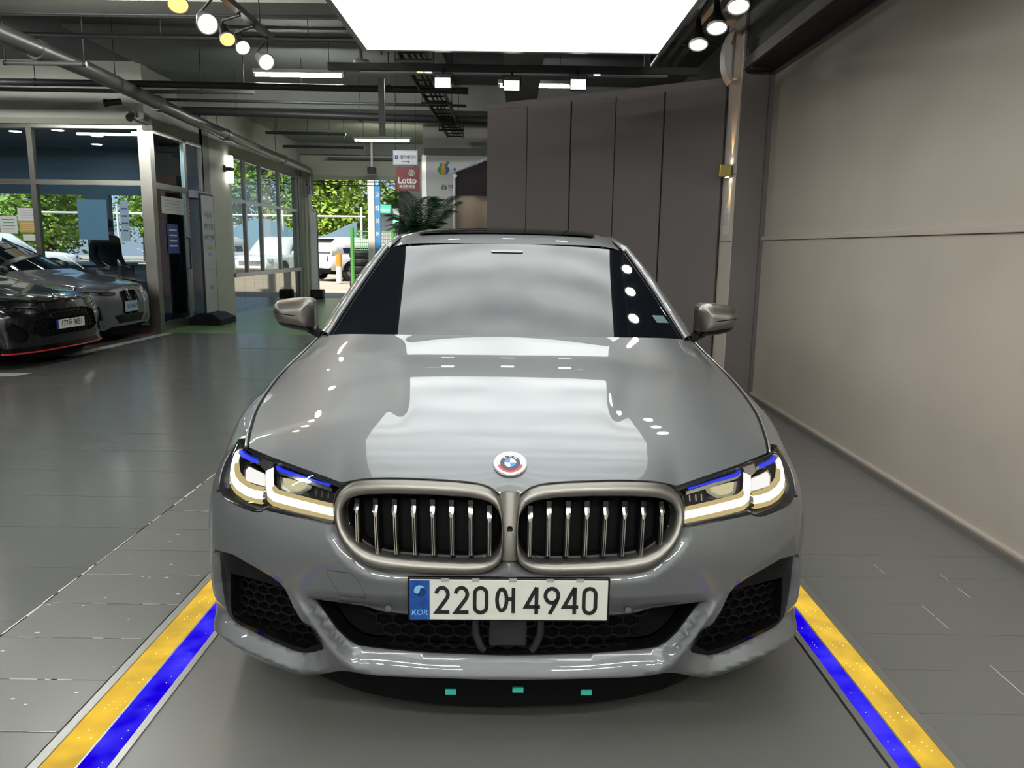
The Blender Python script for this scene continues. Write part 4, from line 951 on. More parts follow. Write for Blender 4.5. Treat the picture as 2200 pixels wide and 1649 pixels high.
# --- mirrors
MO = [(195, 640), (205, 540), (240, 450), (330, 352), (500, 315), (800, 284), (1060, 266), (1200, 270), (1330, 298), (1400, 370), (1432, 470), (1438, 700), (1436, 1000), (1432, 1200), (1428, 1300), (1000, 1250), (700, 1205), (500, 1150), (390, 1090), (300, 985), (240, 850), (205, 700)]
def clip_z(poly, f, keep_above):
    out = []; n = len(poly)
    for i in range(n):
        a, b = poly[i], poly[(i + 1) % n]; fa, fb = a[1] - f(a[0]), b[1] - f(b[0])
        ka, kb_ = (fa <= 0) == keep_above, (fb <= 0) == keep_above
        if ka: out.append(a)
        if ka != kb_:
            t = fa / (fa - fb); out.append((a[0] + (b[0] - a[0]) * t, a[1] + (b[1] - a[1]) * t))
    return out
MSC = .0001465; MX0 = -1.078; MZ0 = 1.165
def mirror(sg):
    y0 = 1.60
    mm = lambda p: (-sg * (MX0 + p[0] * MSC), MZ0 - p[1] * MSC)
    full = [mm(p) for p in MO]
    f1 = lambda x: 660 + (x - 205) * .129; f2 = lambda x: 935 + (x - 280) * .165
    poly = seg_resample(MO, 60)
    up = clip_z(poly, f1, True); rest = clip_z(poly, f1, False); mid = clip_z(rest, f2, True); bot = clip_z(rest, f2, False)
    def shell(x, z, off=0.0):
        d = float(dist_poly([(x, z)], full)[0]) * (1 if pip([(x, z)], full)[0] else 0); t = min(d / .058, 1.0)
        return Vector((x, y0 - .070 * math.sqrt(max(1 - (1 - t)**2, 0)) ** 1.15 + off, z))
    parts = []
    for nm, p, mat, gap in (('mirror_cap', up, 'cerium', 0), ('mirror_lower_cap', mid, 'cerium', 8), ('mirror_base', bot, 'gloss_black', 0)):
        q = [mm((a, b)) for a, b in p]
        parts.append(panel(nm, q if sg < 0 else q, [], shell, .007, mat, None, rim=.075, step_b=.005))
    parts[0].parent = CAR
    for o in parts[1:]: o.parent = parts[0]
    mb = MB(); q = [mm(p) for p in MO]; mb.add([Vector((a, y0 + .074, b)) for a, b in q], [tuple(range(len(q)))]); mb.build('mirror_glass', 'lens_glass_dark', parts[0])
    mb = MB(); mb.tube([shell(*mm((x, f1(x) + 10))) + Vector((0, -.001, 0)) for x in (260, 400, 600, 800, 960)], .0020, 6); mb.build('mirror_indicator', 'gloss_black', parts[0])
    mb = MB(); a = Vector((-sg * (MX0 + 1200 * MSC), y0 + .03, MZ0 - 1190 * MSC)); b = Vector((sg * .815, y0 + .02, .945))
    mb.loft([[p + Vector(d) for d in ((0, -.04, .012), (0, .05, .012), (0, .05, -.014), (0, -.04, -.014))] for p in (a, a + (b - a) * .5, b)], True, True, False); mb.build('mirror_stalk', 'gloss_black', parts[0])
    mb = MB(); mb.add([Vector((sg * .80, 1.50, .94)), Vector((sg * .845, 1.72, .955)), Vector((sg * .80, 1.72, 1.03)), Vector((sg * .775, 1.56, 1.00))], [(0, 1, 2, 3)]); mb.build('mirror_sail', 'gloss_black', parts[0])
mirror(1); mirror(-1)
# --- number plate
PLT = MB(); PLT.box((0, -.019, .4575), (.532, .010, .1215), bev=.004); pf = PLT.build('number_plate', 'gloss_black', CAR)
mb = MB(); mb.box((0, -.0255, .4575), (.520, .005, .110), bev=.002); pl = mb.build('plate_face', 'plate_white', pf)
mb = MB(); mb.box((-.234, -.0284, .4575), (.052, .0012, .107)); bb = mb.build('plate_band', 'plate_blue', pf)
def stroke_obj(name, strokes, w, M, mat, parent, d=.0012):
    mb = MB()
    for st_ in strokes:
        closed = st_[0] == 'c'; pts = st_[1] if closed else st_
        for q in ribbon(pts, w, closed): mb.prism([(p.x, p.y) for p in q], M, d)
    return mb.build(name, mat, parent)
DIG = {
 '2': [arc(.31, .72, .25, .24, 175, 0, 10) + [(.555, .66), (.52, .58), (.07, .055), (.62, .055)]],
 '0': [('c', arc(.31, .74, .25, .22, 0, 180, 10) + arc(.31, .26, .25, .22, 180, 360, 10))],
 '4': [[(.62, .27), (.05, .27), (.47, .99)], [(.47, 1.0), (.47, .0)]],
 '9': [('c', arc(.31, .69, .26, .265, 0, 360, 18)[:-1]), [(.56, .62), (.5, .47), (.23, .0)]],
}
# Korean syllable: oval, short bar, tall stem
DIG['eo'] = [('c', arc(.23, .52, .17, .40, 0, 360, 18)[:-1]), [(.40, .55), (.64, .55)], [(.64, .97), (.64, .03)]]
def put(ch, x0, z0, w, h, parent):
    M = Matrix(((w / .62, 0, 0, x0), (0, 0, -1, -.0282), (0, h, 0, z0), (0, 0, 0, 1)))
    # keep the stroke width even in both directions by working in metres
    k = w / .62
    def sc_(st_): return [(p[0] * k, p[1] * h) for p in st_]
    strokes = [('c', sc_(s_[1])) if s_[0] == 'c' else sc_(s_) for s_ in DIG[ch]]
    M = Matrix(((1, 0, 0, x0), (0, 0, -1, -.0282), (0, 1, 0, z0), (0, 0, 0, 1)))
    return stroke_obj('plate_character', strokes, .0098, M, 'plate_ink', parent)
def ppx(X): return -.2625 + (X - 35) / (2140 - 35) * .525
for ch, a, b, t, bt in (('2', 318, 475, 172, 468), ('2', 520, 678, 176, 470), ('0', 720, 882, 180, 474), ('eo', 952, 1144, 208, 470), ('4', 1260, 1432, 190, 484), ('9', 1465, 1636, 190, 484), ('4', 1662, 1834, 190, 486), ('0', 1870, 2030, 190, 486)):
    w = ppx(b) - ppx(a); put(ch, ppx(a) - .002, .4575 - .037, w * .96, .074, pf)
mb = MB(); mb.cyl((-.2335, -.0291, .4835), (-.2335, -.0302, .4835), .0165, 28); ro = mb.build('plate_roundel', 'plate_navy', pf)
mb = MB()
tg = [(.0150 * math.cos(R(a)), .0150 * math.sin(R(a))) for a in range(20, 201, 12)] + [(-.0075 + .0075 * math.cos(R(a)), -.001 + .0072 * math.sin(R(a))) for a in range(200, 361, 20)] + [(.0075 + .0070 * math.cos(R(a)), .002 + .0070 * math.sin(R(a))) for a in range(180, 30, -20)]
mb.prism(tg, Matrix(((1, 0, 0, -.2335), (0, 0, -1, -.0302), (0, 1, 0, .4835), (0, 0, 0, 1))), .0006); mb.build('roundel_swirl', 'plate_sky', ro)
text('plate_letters', 'KOR', .021, 'plate_sky', Matrix(((1, .12, 0, -.2335), (0, 0, -1, -.0292), (0, 1, 0, .4225), (0, 0, 0, 1))), bb, ext=.0004)
for x in (-.168, -.088, .010, .108, .186):
    mb = MB(); mb.box((x, -.0285, .513), (.020, .004, .007)); mb.build('plate_clip', 'clip_grey', pf)
pf.location = (0, .009, .0065); pf.scale = (.985, 1, 1)
# --- badge on the hood
bp_ = Vector((0, .098, hood_z(0, .098))); dy = .02
tn = Vector((0, 2 * dy, hood_z(0, .098 + dy) - hood_z(0, .098 - dy))).normalized(); nn = Vector((1, 0, 0)).cross(tn).normalized()
BM = Matrix(((1, tn.x, nn.x, bp_.x), (0, tn.y, nn.y, bp_.y), (0, tn.z, nn.z, bp_.z), (0, 0, 0, 1)))
def disc(name, r0, r1, a0, a1, z0, z1, mat, parent, n=40):
    mb = MB(); m = max(3, int(n * abs(a1 - a0) / 360)); full = abs(a1 - a0) >= 359.9
    o = [(r1 * math.cos(R(a0 + (a1 - a0) * i / m)), r1 * math.sin(R(a0 + (a1 - a0) * i / m))) for i in range(m + (0 if full else 1))]
    if r0 <= 0: poly = o + ([] if full else [(0, 0)]); mb.prism(poly, BM @ Matrix.Translation((0, 0, z0)), z1 - z0)
    else:
        i_ = [(p[0] * r0 / r1, p[1] * r0 / r1) for p in o]
        for k in range(len(o) if full else len(o) - 1):
            l = (k + 1) % len(o); mb.prism([o[k], o[l], i_[l], i_[k]], BM @ Matrix.Translation((0, 0, z0)), z1 - z0)
    return mb.build(name, mat, parent)
bd = disc('badge', 0, .0455, 0, 360, -.006, .003, 'badge_grey', CAR)
disc('badge_ring', .0, .0425, 0, 360, .003, .0046, 'badge_white', bd)
disc('badge_arc', .0315, .0375, 100, 180, .0046, .0052, 'badge_lilac', bd)
disc('badge_arc', .0315, .0375, 4, 80, .0046, .0052, 'badge_lilac', bd)
disc('badge_arc', .0268, .0345, 192, 350, .0046, .0052, 'badge_red', bd)
disc('badge_core', 0, .0268, 0, 360, .0046, .0058, 'badge_black', bd)
for k, mt in enumerate(('badge_white', 'badge_blue', 'badge_white', 'badge_blue')):
    disc('badge_quarter', 0, .0158, 90 * k, 90 * k + 90, .0058, .0064, mt, bd)
for ch, a in (('B', 128), ('M', 90), ('W', 52)):
    Mt = BM @ Matrix.Translation((.0212 * math.cos(R(a)), .0212 * math.sin(R(a)), .0062)) @ Matrix.Rotation(R(a - 90), 4, 'Z')
    text('badge_letter', ch, .0105, 'badge_white', Mt, bd, ext=.0003)
# --- wiper
mb = MB(); mb.tube([wind(-.30, -.03) + Vector((0, 0, -.006)), wind(.05, -.02) + Vector((0, 0, -.006)), wind(.5, -.03) + Vector((0, 0, -.006))], .006, 6); mb.build('wiper', 'matte_black', CAR)
# ------------------------------------------------------------------ floor light strips
def led_strip(sg, name_lab):
    t = thing('led_strip', name_lab, 'light strip', (sg * 1.13, 1.0, 0))
    x = lambda a: sg * (a - 1.13)
    def seg(nm, a, b, y0, y1, z, mat):
        mb = MB(); mb.box(((x(a) + x(b)) / 2, (y0 + y1) / 2 - 1.0, z / 2 - .004), (abs(a - b), y1 - y0 - .003, .008 + z)); return mb.build(nm, mat, t)
    o_ = 1.225 if sg < 0 else 1.207; m_ = 1.130 if sg < 0 else 1.115; i_ = 1.048 if sg < 0 else 1.055
    y = (.75 if sg < 0 else .727) - .556 * 7
    while y < 5.2:
        seg('yellow_panel', m_ + .003, o_, y, y + .556, .002, 'led_yellow'); seg('blue_panel', i_, m_ - .003, y, y + .556, .002, 'led_blue'); y += .556
    seg('divider', m_ - .003, m_ + .003, -3.2, 5.7, .0022, 'strip_metal'); seg('frame_rail', o_ + .003, o_ + .030, -3.2, 5.7, .004, 'strip_metal'); seg('frame_rail', i_ - .022, i_ - .001, -3.2, 5.7, .004, 'strip_metal')
    mb = MB(); mb2 = MB(); r_ = random.Random(7 + sg); y = -1.2
    while y < 2.2:
        if sg > 0 or y > -.05:
            for xx in ((m_ + .030, m_ + .066) if sg > 0 else (m_ + .025, m_ + .06)):
                for k in range(3):
                    if sg < 0 and r_.random() < .35: continue
                    c = Vector((x(xx - .004 * k), y - 1.0 + .018 * k, .0035)); mb.add([c + Vector((.0024 * math.cos(q), .0024 * math.sin(q), 0)) for q in np.linspace(0, 2 * math.pi, 7)[:-1]], [tuple(range(6))])
        for k in range(3):
            if r_.random() < .5: continue
            c = Vector((x(i_ + .022), y - 1.0 + .018 * k, .0035)); mb2.add([c + Vector((.0014 * math.cos(q), .0014 * math.sin(q), 0)) for q in np.linspace(0, 2 * math.pi, 7)[:-1]], [tuple(range(6))])
        y += .139
    a = mb.build('yellow_diodes', 'led_yellow_dot', t); a['kind'] = 'stuff'; a = mb2.build('blue_diodes', 'led_blue_dot', t); a['kind'] = 'stuff'
led_strip(-1, 'yellow and blue glowing floor light strip beside the chipped floor joint')
led_strip(1, 'yellow and blue glowing floor light strip on the side of the taupe wall')

# ------------------------------------------------------------------ light box over the car
LB = thing('light_box', 'large glowing white ceiling light box above the grey sedan', 'light box', (0, 0, 2.75))
mb = MB(); mb.add([(-1.055, -1.7, 0), (1.01, -1.7, 0), (1.01, 3.95, 0), (-1.075, 3.97, 0)], [(0, 3, 2, 1)]); mb.build('light_film', 'light_film', LB)
for nm, p in (('frame_side', [(-1.09, -1.72), (-1.055, -1.72), (-1.075, 3.97), (-1.11, 3.98)]), ('frame_side', [(1.01, -1.72), (1.045, -1.72), (1.045, 3.98), (1.01, 3.95)]), ('frame_end', [(-1.11, 3.97), (1.045, 3.95), (1.045, 3.99), (-1.11, 4.01)])):
    mb = MB(); mb.prism(p, Matrix.Translation((0, 0, -.004)), .17); mb.build(nm, 'lamp_shell', LB)
mb = MB(); mb.box((-.03, 1.13, .20), (2.12, 5.66, .05)); mb.build('box_back', 'black_metal', LB)
for (x, y) in ((-.8, 3.0), (.75, 3.0), (-.8, -1.4), (.75, -1.4)):
    mb = MB(); mb.cyl((x, y, .2), (x, y, 1.35), .008, 6); mb.build('hanger', 'black_metal', LB)

# ------------------------------------------------------------------ lamp bar with three floods
BAR = thing('lamp_bar', 'black hanging lamp bar across the lane behind the light box', 'bar', (0, 4.6, 2.765)); BAR.scale = (1.066, 1, 1.05)
mb = MB(); mb.box((-.02, 0, .0), (2.78, .07, .055), bev=.004); mb.build('bar_beam', 'black_metal', BAR)
mb = MB(); mb.box((-.02, -.0, -.036), (2.30, .05, .012)); mb.build('bar_diffuser', 'lamp_shell', BAR)
for x, c in ((-.72, 'led_yellow_dot'), (-.66, 'led_blue_dot'), (.60, 'led_blue_dot')):
    mb = MB(); mb.box((x, -.026, -.036), (.05, .003, .010)); mb.build('bar_gel', c, BAR)
for x in (-1.02, .98):
    mb = MB(); mb.box((x, .04, .30 if x > 0 else -.28), (.045, .04, .55 if x > 0 else .42)); mb.build('bar_post', 'black_metal', BAR)
    mb = MB(); mb.cyl((x, .04, .1), (x, .04, 1.24), .01, 6); mb.build('bar_hanger', 'black_metal', BAR)
for i, (x, z, lab) in enumerate(((-.58, 2.632, 'by the black post'), (-.037, 2.618, 'middle of three'), (.485, 2.634, 'by the partition'))):
    f = thing('flood_lamp', 'small square flood lamp glaring white on the lamp bar, ' + lab, 'flood lamp', (x, 4.47, z))
    mb = MB(); mb.box((0, .03, 0), (.13, .05, .085), bev=.006); mb.build('lamp_housing', 'black_metal', f)
    mb = MB(); mb.box((0, .002, 0), (.118, .008, .072)); mb.build('lamp_face', 'flood_white', f)
    mb = MB(); mb.tube([(-.07, .03, 0), (-.07, .05, .08), (.07, .05, .08), (.07, .03, 0)], .006, 6); mb.cyl((0, .06, .08), (0, .09, .12), .008, 6); mb.build('lamp_bracket', 'black_metal', f)

# ------------------------------------------------------------------ track spotlights
def track(name, lab, p0, p1):
    t = thing(name, lab, 'lamp rail', p0); d = Vector(p1) - Vector(p0)
    mb = MB(); a = math.atan2(d.y, d.x); mb.box(d / 2, (d.length, .045, .04), rz=a); mb.build('rail_profile', 'black_metal', t)
    for k in (.1, .9): mb = MB(); mb.cyl(d * k, d * k + Vector((0, 0, 3.95 - p0[2] - .02)), .005, 6); mb.build('rail_hanger', 'black_metal', t)
    return t
track('lamp_rail', 'black lamp rail hung over the dark floor boards of the lane', (-1.86, 1.6, 2.90), (-1.86, 4.30, 2.90))
track('lamp_rail', 'black lamp rail hung between the light box and the taupe wall', (1.22, 1.4, 2.98), (1.22, 3.45, 2.98))
def spot(lab, base, top, aim, shell, face, r, light=0, lcol=(1, 1, 1), cup=False):
    """a bell shaped lamp head hung from `top`; its mouth at `base`, facing `aim`"""
    t = thing('track_spotlight', lab, 'spotlight', base); a = Vector(aim).normalized(); q = a.to_track_quat('Z', 'Y').to_matrix().to_4x4()
    prof = [(r, 0), (r * .97, -.015), (r * .78, -.05), (r * .55, -.085), (r * .38, -.12), (r * .30, -.16), (r * .28, -.20), (.001, -.205)] if not cup else [(r, 0), (r * .98, -.03), (r * .72, -.07), (r * .66, -.13), (r * .5, -.15), (.001, -.155)]
    mb = MB(); mb.lathe(prof, (0, 0, 0), 28, M=q); sh = mb.build('lamp_shell', shell, t)
    mb = MB(); mb.lathe([(r * .985, -.002), (r * .80, -.012), (.001, -.016)], (0, 0, 0), 28, M=q); mb.build('lamp_glass', face, t)
    mb = MB(); mb.lathe([(r * 1.02, -.01), (r * 1.04, .0), (r * .97, .003), (r * .93, -.004)], (0, 0, 0), 28, M=q); mb.build('lamp_ring', 'off_white', t)
    e = a * -.19; mb = MB(); mb.tube([e * .9, e + Vector((0, 0, .02)), Vector(top) - Vector(base)], .009, 6); mb.build('lamp_arm', 'black_metal', t)
    if light:
        l = bpy.data.lights.new('spot', 'SPOT'); l.energy = light; l.spot_size = R(85); l.spot_blend = .8; l.color = lcol; l.shadow_soft_size = r * .8
        lo = bpy.data.objects.new('lamp_beam', l); COL.objects.link(lo); lo.parent = t; lo.location = a * .02; lo.rotation_euler = a.to_track_quat('-Z', 'Y').to_euler()
    return t
spot('track spotlight glowing amber, first on the rail beside the light box', (-1.99, 2.94, 2.735), (-1.86, 2.80, 2.86), (.25, -.55, -.75), 'lamp_shell_black', 'amber_glow', .058, 4, (1, .6, .25), True)
spot('track spotlight with grey bell shade and pale glass given a soft glow', (-1.985, 3.37, 2.745), (-1.86, 3.20, 2.875), (.45, -.65, -.45), 'lamp_shell', 'spot_soft', .066, 3, (1, .9, .8), True)  # unlit lamp: its glass sheen is put in as glow, its beam added
spot('track spotlight glowing amber, between the grey shade and a small white one', (-2.0, 3.76, 2.75), (-1.86, 3.62, 2.868), (.35, -.55, -.65), 'lamp_shell_black', 'amber_glow', .052, 4, (1, .6, .25), True)
spot('small track spotlight shining white near the rail end', (-1.97, 3.98, 2.75), (-1.86, 3.90, 2.875), (.45, -.6, -.55), 'lamp_shell_black', 'spot_white', .050, 6, (1, .97, .92), True)
spot('track spotlight with pale glass at the far rail end by the long tube', (-1.93, 4.39, 2.745), (-1.86, 4.20, 2.875), (.55, -.62, -.42), 'lamp_shell', 'spot_soft', .062, 3, (1, .95, .9), True)
for (x, y, z, lab) in ((1.155, 3.32, 2.65, 'black bell track spotlight nearest the lamp bar end, white lit mouth'), (1.177, 2.95, 2.652, 'black bell track spotlight in the middle of three, white lit mouth'), (1.188, 2.55, 2.655, 'black bell track spotlight farthest from the lamp bar, white lit mouth')):
    spot(lab, (x, y, z), (1.22, y - .02, 2.955), (-.06, -.42, -.90), 'lamp_shell_black', 'spot_soft', .060, 7, (1, .94, .86))

# ------------------------------------------------------------------ fluorescent battens
def tube_lamp(lab, x0, x1, y, z, grp=None, ry=0):
    t = thing('tube_lamp', lab, 'tube lamp', ((x0 + x1) / 2, y, z), ry, grp); w = x1 - x0
    mb = MB(); mb.box((0, 0, .045), (w + .06, .09, .05), bev=.005); mb.build('batten', 'off_white', t)
    mb = MB(); mb.cyl((-w / 2, 0, 0), (w / 2, 0, 0), .022, 10); mb.build('tube', 'tube_light', t)
    for s_ in (-1, 1): mb = MB(); mb.box((s_ * (w / 2 + .012), 0, .012), (.03, .05, .07)); mb.build('tube_socket', 'off_white', t)
    for s_ in (-.35, .35): mb = MB(); mb.cyl((s_ * w, 0, .07), (s_ * w, 0, 3.948 - z), .004, 5); mb.build('tube_hanger', 'black_metal', t)
tube_lamp('long white tube lamp over the lane, left of the black hanging post', -3.34, -2.23, 8.49, 3.5)
tube_lamp('white tube lamp glowing above the dark partition', -.22, .72, 8.93, 3.5)
tube_lamp('white tube lamp near the garage exit opening', -3.30, -2.18, 14.55, 3.5)
for x, y in ((-3.6, 4.2), (-3.6, 1.4), (-3.6, -2.0), (-7.4, 1.2), (-7.4, 4.2), (-7.4, 7.2), (-7.4, -2.6), (-.9, -3.0), (-.9, -4.4), (1.2, -3.0), (1.2, -4.4)):  # unseen lamps added to brighten the room; bay ones also mirror in the glass
    tube_lamp('white tube lamp out of view, added to brighten the room', x - .6, x + .6, y, 3.3, 'tube lamps added out of view')

# ------------------------------------------------------------------ pipes, tray, cables
def pipe(lab, pts, r, mat, hang=(), n=12, sub=()):
    t = thing('ceiling_pipe', lab, 'pipe', pts[0]); o = Vector(pts[0])
    mb = MB(); mb.tube([Vector(p) - o for p in pts], r, n); mb.build('pipe_run', mat, t)
    for h in hang:
        p = Vector(h); mb = MB(); mb.cyl(p - o, Vector((p.x, p.y, 3.94)) - o, .006, 5); mb.lathe([(r * 1.12, -.012), (r * 1.12, .012)], p - o, 12, M=Matrix.Rotation(R(90), 4, 'X') if abs(pts[0][1] - pts[-1][1]) > abs(pts[0][0] - pts[-1][0]) else Matrix.Rotation(R(90), 4, 'Y')); mb.build('pipe_hanger', 'pipe_dark', t)
    for s_ in sub:
        mb = MB(); p = Vector(s_[0]); a = Vector(s_[1]); mb.cyl(p - o - a * s_[2] / 2, p - o + a * s_[2] / 2, r * 1.22, 14); mb.build('pipe_collar', mat, t)
    return t
big = pipe('thick grey drain pipe running towards the garage exit', [(-4.60, 4.9, 3.18), (-4.66, 7.0, 3.2), (-4.88, 10.0, 3.205), (-5.05, 14.0, 3.2), (-5.16, 17.9, 3.2)], .085, 'pipe_grey', [(-4.70, 7.6, 3.2), (-4.95, 11.4, 3.2), (-5.08, 15.0, 3.2)], 16, [((-4.64, 6.0, 3.19), (.03, 1, 0), .10), ((-4.80, 8.9, 3.2), (.06, 1, 0), .12), ((-4.96, 11.8, 3.2), (.05, 1, 0), .14), ((-5.10, 15.6, 3.2), (.03, 1, 0), .12)])
mb = MB(); mb.tube([(-.56, 12.9, 0), (-.54, 13.05, -.02), (-.54, 13.1, -.12), (-.54, 13.1, -.55)], .075, 12); mb.build('pipe_elbow', 'pipe_grey', big)
pipe('pipe frame bracket pipe with square hanger in the near left ceiling', [(-4.95, 5.95, 3.05), (-4.15, 5.95, 3.05)], .022, 'pipe_grey', [(-4.93, 5.95, 3.05), (-4.17, 5.95, 3.05)])
pipe('dark horizontal pipe passing over the storefront corner', [(-12, 8.2, 3.31), (-4.46, 8.2, 3.31), (-.6, 8.28, 3.30)], .042, 'pipe_dark', [(-3.4, 8.2, 3.31), (-1.6, 8.25, 3.31), (-6.0, 8.2, 3.31)])
pipe('thin pale conduit along the ceiling above the fascia', [(-12, 8.85, 3.36), (-4.78, 8.85, 3.34), (-3.5, 8.9, 3.36)], .026, 'pipe_grey', [(-4.2, 8.88, 3.35)])
pipe('slim conduit crossing under the tube lamp', [(-4.9, 9.35, 3.33), (-.7, 9.5, 3.33)], .02, 'pipe_dark', [(-3.0, 9.4, 3.33), (-1.7, 9.45, 3.33)])
pipe('thick dark water main across the lane behind the black post', [(-4.97, 10.1, 3.31), (-.2, 10.75, 3.32), (2.2, 11.1, 3.33)], .060, 'pipe_dark', [(-4.2, 10.2, 3.31), (-2.4, 10.5, 3.31), (-.9, 10.7, 3.32)])
pipe('sprinkler branch pipe low in front of the exit header', [(-4.4, 12.2, 3.30), (-3.0, 12.25, 3.30)], .026, 'pipe_dark', [(-4.2, 12.2, 3.3), (-3.3, 12.25, 3.3)])
pipe('second sprinkler branch pipe near the exit tube lamp', [(-4.6, 13.9, 3.28), (-3.0, 13.95, 3.28)], .026, 'pipe_dark', [(-4.1, 13.9, 3.28), (-3.4, 13.95, 3.28)])
pipe('thin dark cable slung across the near ceiling', [(-6.0, 5.2, 3.33), (-4.0, 5.22, 3.30), (-2.2, 5.24, 3.31), (-1.0, 5.24, 3.33)], .010, 'pipe_dark', [])
pipe('dark cable pipe under the near beam', [(-12, 5.92, 3.30), (-3.6, 5.92, 3.30), (-1.2, 5.95, 3.30), (1.9, 5.98, 3.31)], .026, 'pipe_dark', [(-3.4, 5.92, 3.3), (-2.0, 5.94, 3.3), (.6, 5.96, 3.3)])
pipe('pale conduit on the header above the exit opening', [(-4.7, 18.1, 3.52), (-2.4, 18.1, 3.52)], .03, 'pipe_grey', [(-3.6, 18.1, 3.52)])
for k, x in enumerate((1.50, 1.60, 1.72)):
    pipe('pale steel conduit %s of three running beside the column' % ('first', 'middle', 'last')[k], [(x - .12, 1.5, 3.30), (x - .05, 7.0, 3.30)], .028, 'pipe_grey', [(x - .10, 3.5, 3.3)])
ct = thing('cable_tray', 'dark ladder cable tray running back under the ceiling', 'cable tray', (-1.05, 6.0, 3.32))
for x in (-.14, .14): mb = MB(); mb.box((x - .02, 3.2, 0), (.02, 6.4, .07)); mb.build('tray_rail', 'pipe_dark', ct)
for k in range(20): mb = MB(); mb.box((-.02, .1 + .33 * k, -.01), (.27, .03, .02)); mb.build('tray_rung', 'pipe_dark', ct)
for k in range(3): mb = MB(); mb.tube([(-.09 + .06 * k, 0, .02), (-.07 + .06 * k, 2, .03), (-.09 + .05 * k, 4.2, .02), (-.05 + .05 * k, 6.4, .03)], .016, 6); mb.build('tray_cable', 'black_metal', ct)
for y in (.6, 3.0, 5.4):
    mb = MB(); mb.box((-.02, y, -.05), (.42, .04, .03)); mb.cyl((-.22, y, -.05), (-.22, y, .62), .006, 5); mb.cyl((.18, y, -.05), (.18, y, .62), .006, 5); mb.build('tray_hanger', 'pipe_dark', ct)
sm = thing('smoke_detector', 'round white detector dome on the ceiling near the light box corner', 'detector', (-1.95, 8.3, 3.60)); mb = MB(); mb.lathe([(.001, -.05), (.05, -.05), (.08, -.02), (.10, .02), (.10, .05)], (0, 0, 0), 20); mb.build('detector_body', 'off_white', sm); mb = MB(); mb.cyl((0, 0, .04), (0, 0, .34), .02, 8); mb.build('detector_stem', 'off_white', sm)

# ------------------------------------------------------------------ column things
bs = thing('wall_sconce', 'small square brass wall lamp glowing up and down the column', 'wall lamp', (1.93, 5.46, 2.09))
mb = MB(); mb.box((0, 0, 0), (.11, .11, .11), bev=.004); mb.build('lamp_cube', 'brass', bs); mb = MB(); mb.box((.06, 0, 0), (.02, .08, .08)); mb.build('lamp_mount', 'black_metal', bs)
for s_ in (1, -1):
    mb = MB(); mb.box((.03, 0, s_ * .0555), (.02, .06, .002)); mb.build('lamp_slot', 'downlight', bs)
    l = bpy.data.lights.new('spot', 'SPOT'); l.energy = 9; l.spot_size = R(36); l.spot_blend = .5; l.color = (1, .62, .25); l.shadow_soft_size = .01
    lo = bpy.data.objects.new('lamp_beam', l); COL.objects.link(lo); lo.parent = bs; lo.location = (.035, 0, s_ * .06); lo.rotation_euler = (R(180) if s_ > 0 else 0, R(0), 0)
pn = thing('paper_notice', 'white paper notice taped on the column below the brass lamp', 'notice', (1.992, 5.50, 1.66)); mb = MB(); mb.box((0, 0, 0), (.003, .20, .29)); mb.build('notice_sheet', 'paper', pn)
mb = MB(); mb.box((-.002, 0, .09), (.001, .07, .02)); [mb.box((-.002, 0, .05 - .02 * k), (.001, .12, .004)) for k in range(6)]; mb.build('notice_print', 'sign_grey', pn)['kind'] = 'stuff'
fan = thing('wall_fan_shroud', 'curved beige shroud hung high on the column beside black spotlights', 'shroud', (1.87, 5.42, 3.08))
mb = MB(); pa = [(.12 - .16 * math.cos(R(a)) * .9, .26 * math.sin(R(a))) for a in range(-62, 63, 8)]; pi = [(.12 - .13 * math.cos(R(a)) * .75, .25 * math.sin(R(a))) for a in range(62, -63, -8)]
mb.prism(pa + pi, Matrix(((1, 0, 0, 0), (0, 0, 1, -.06), (0, 1, 0, 0), (0, 0, 0, 1))), .16); mb.build('shroud_rim', 'off_white', fan)
mb = MB(); mb.box((.11, .05, .02), (.05, .10, .40)); mb.build('shroud_back', 'wall_taupe', fan)
sp = thing('wall_speaker', 'small black box unit under the beam beside the column', 'speaker', (2.10, 5.20, 3.12)); mb = MB(); mb.box((0, 0, 0), (.17, .16, .42), bev=.01); mb.build('speaker_case', 'beam_black', sp); mb = MB(); mb.cyl((-.05, -.085, -.08), (-.05, -.075, -.08), .03, 16); mb.build('speaker_cone', 'pipe_dark', sp)

# ------------------------------------------------------------------ left side things
ws2 = thing('wall_sconce', 'black double wall lamp with two white glass cylinders on the cream pillar', 'wall lamp', (-5.40, 13.12, 2.75))
mb = MB(); mb.box((0, 0, 0), (.13, .15, .07), bev=.006); mb.build('lamp_band', 'black_metal', ws2); mb = MB(); mb.box((-.05, -.10, 0), (.05, .08, .12)); mb.build('lamp_mount', 'black_metal', ws2)
for s_ in (1, -1): mb = MB(); mb.cyl((0, 0, s_ * .035), (0, 0, s_ * .25), .075, 18); mb.build('lamp_glass', 'sconce_glow', ws2)
def camera_thing(lab, loc, aim):
    t = thing('security_camera', lab, 'camera', loc); a = Vector(aim).normalized()
    mb = MB(); mb.cyl(-a * .10, a * .10, .045, 12); mb.build('camera_body', 'black_metal', t); mb = MB(); mb.cyl(a * .08, a * .13, .055, 12); mb.build('camera_hood', 'black_metal', t)
    mb = MB(); mb.tube([(0, 0, 0), (.05, .06, -.06), (.12, .22, -.08)], .018, 8); mb.box((.12, .24, -.08), (.14, .04, .16)); mb.build('camera_bracket', 'off_white', t)
    return t
camera_thing('black bullet security camera on the cream fascia above the shop front', (-5.75, 9.62, 3.33), (-.75, -.55, -.2))
camera_thing('second dark security camera with round head below the first on the fascia', (-5.50, 9.58, 3.14), (.3, -.85, -.3))
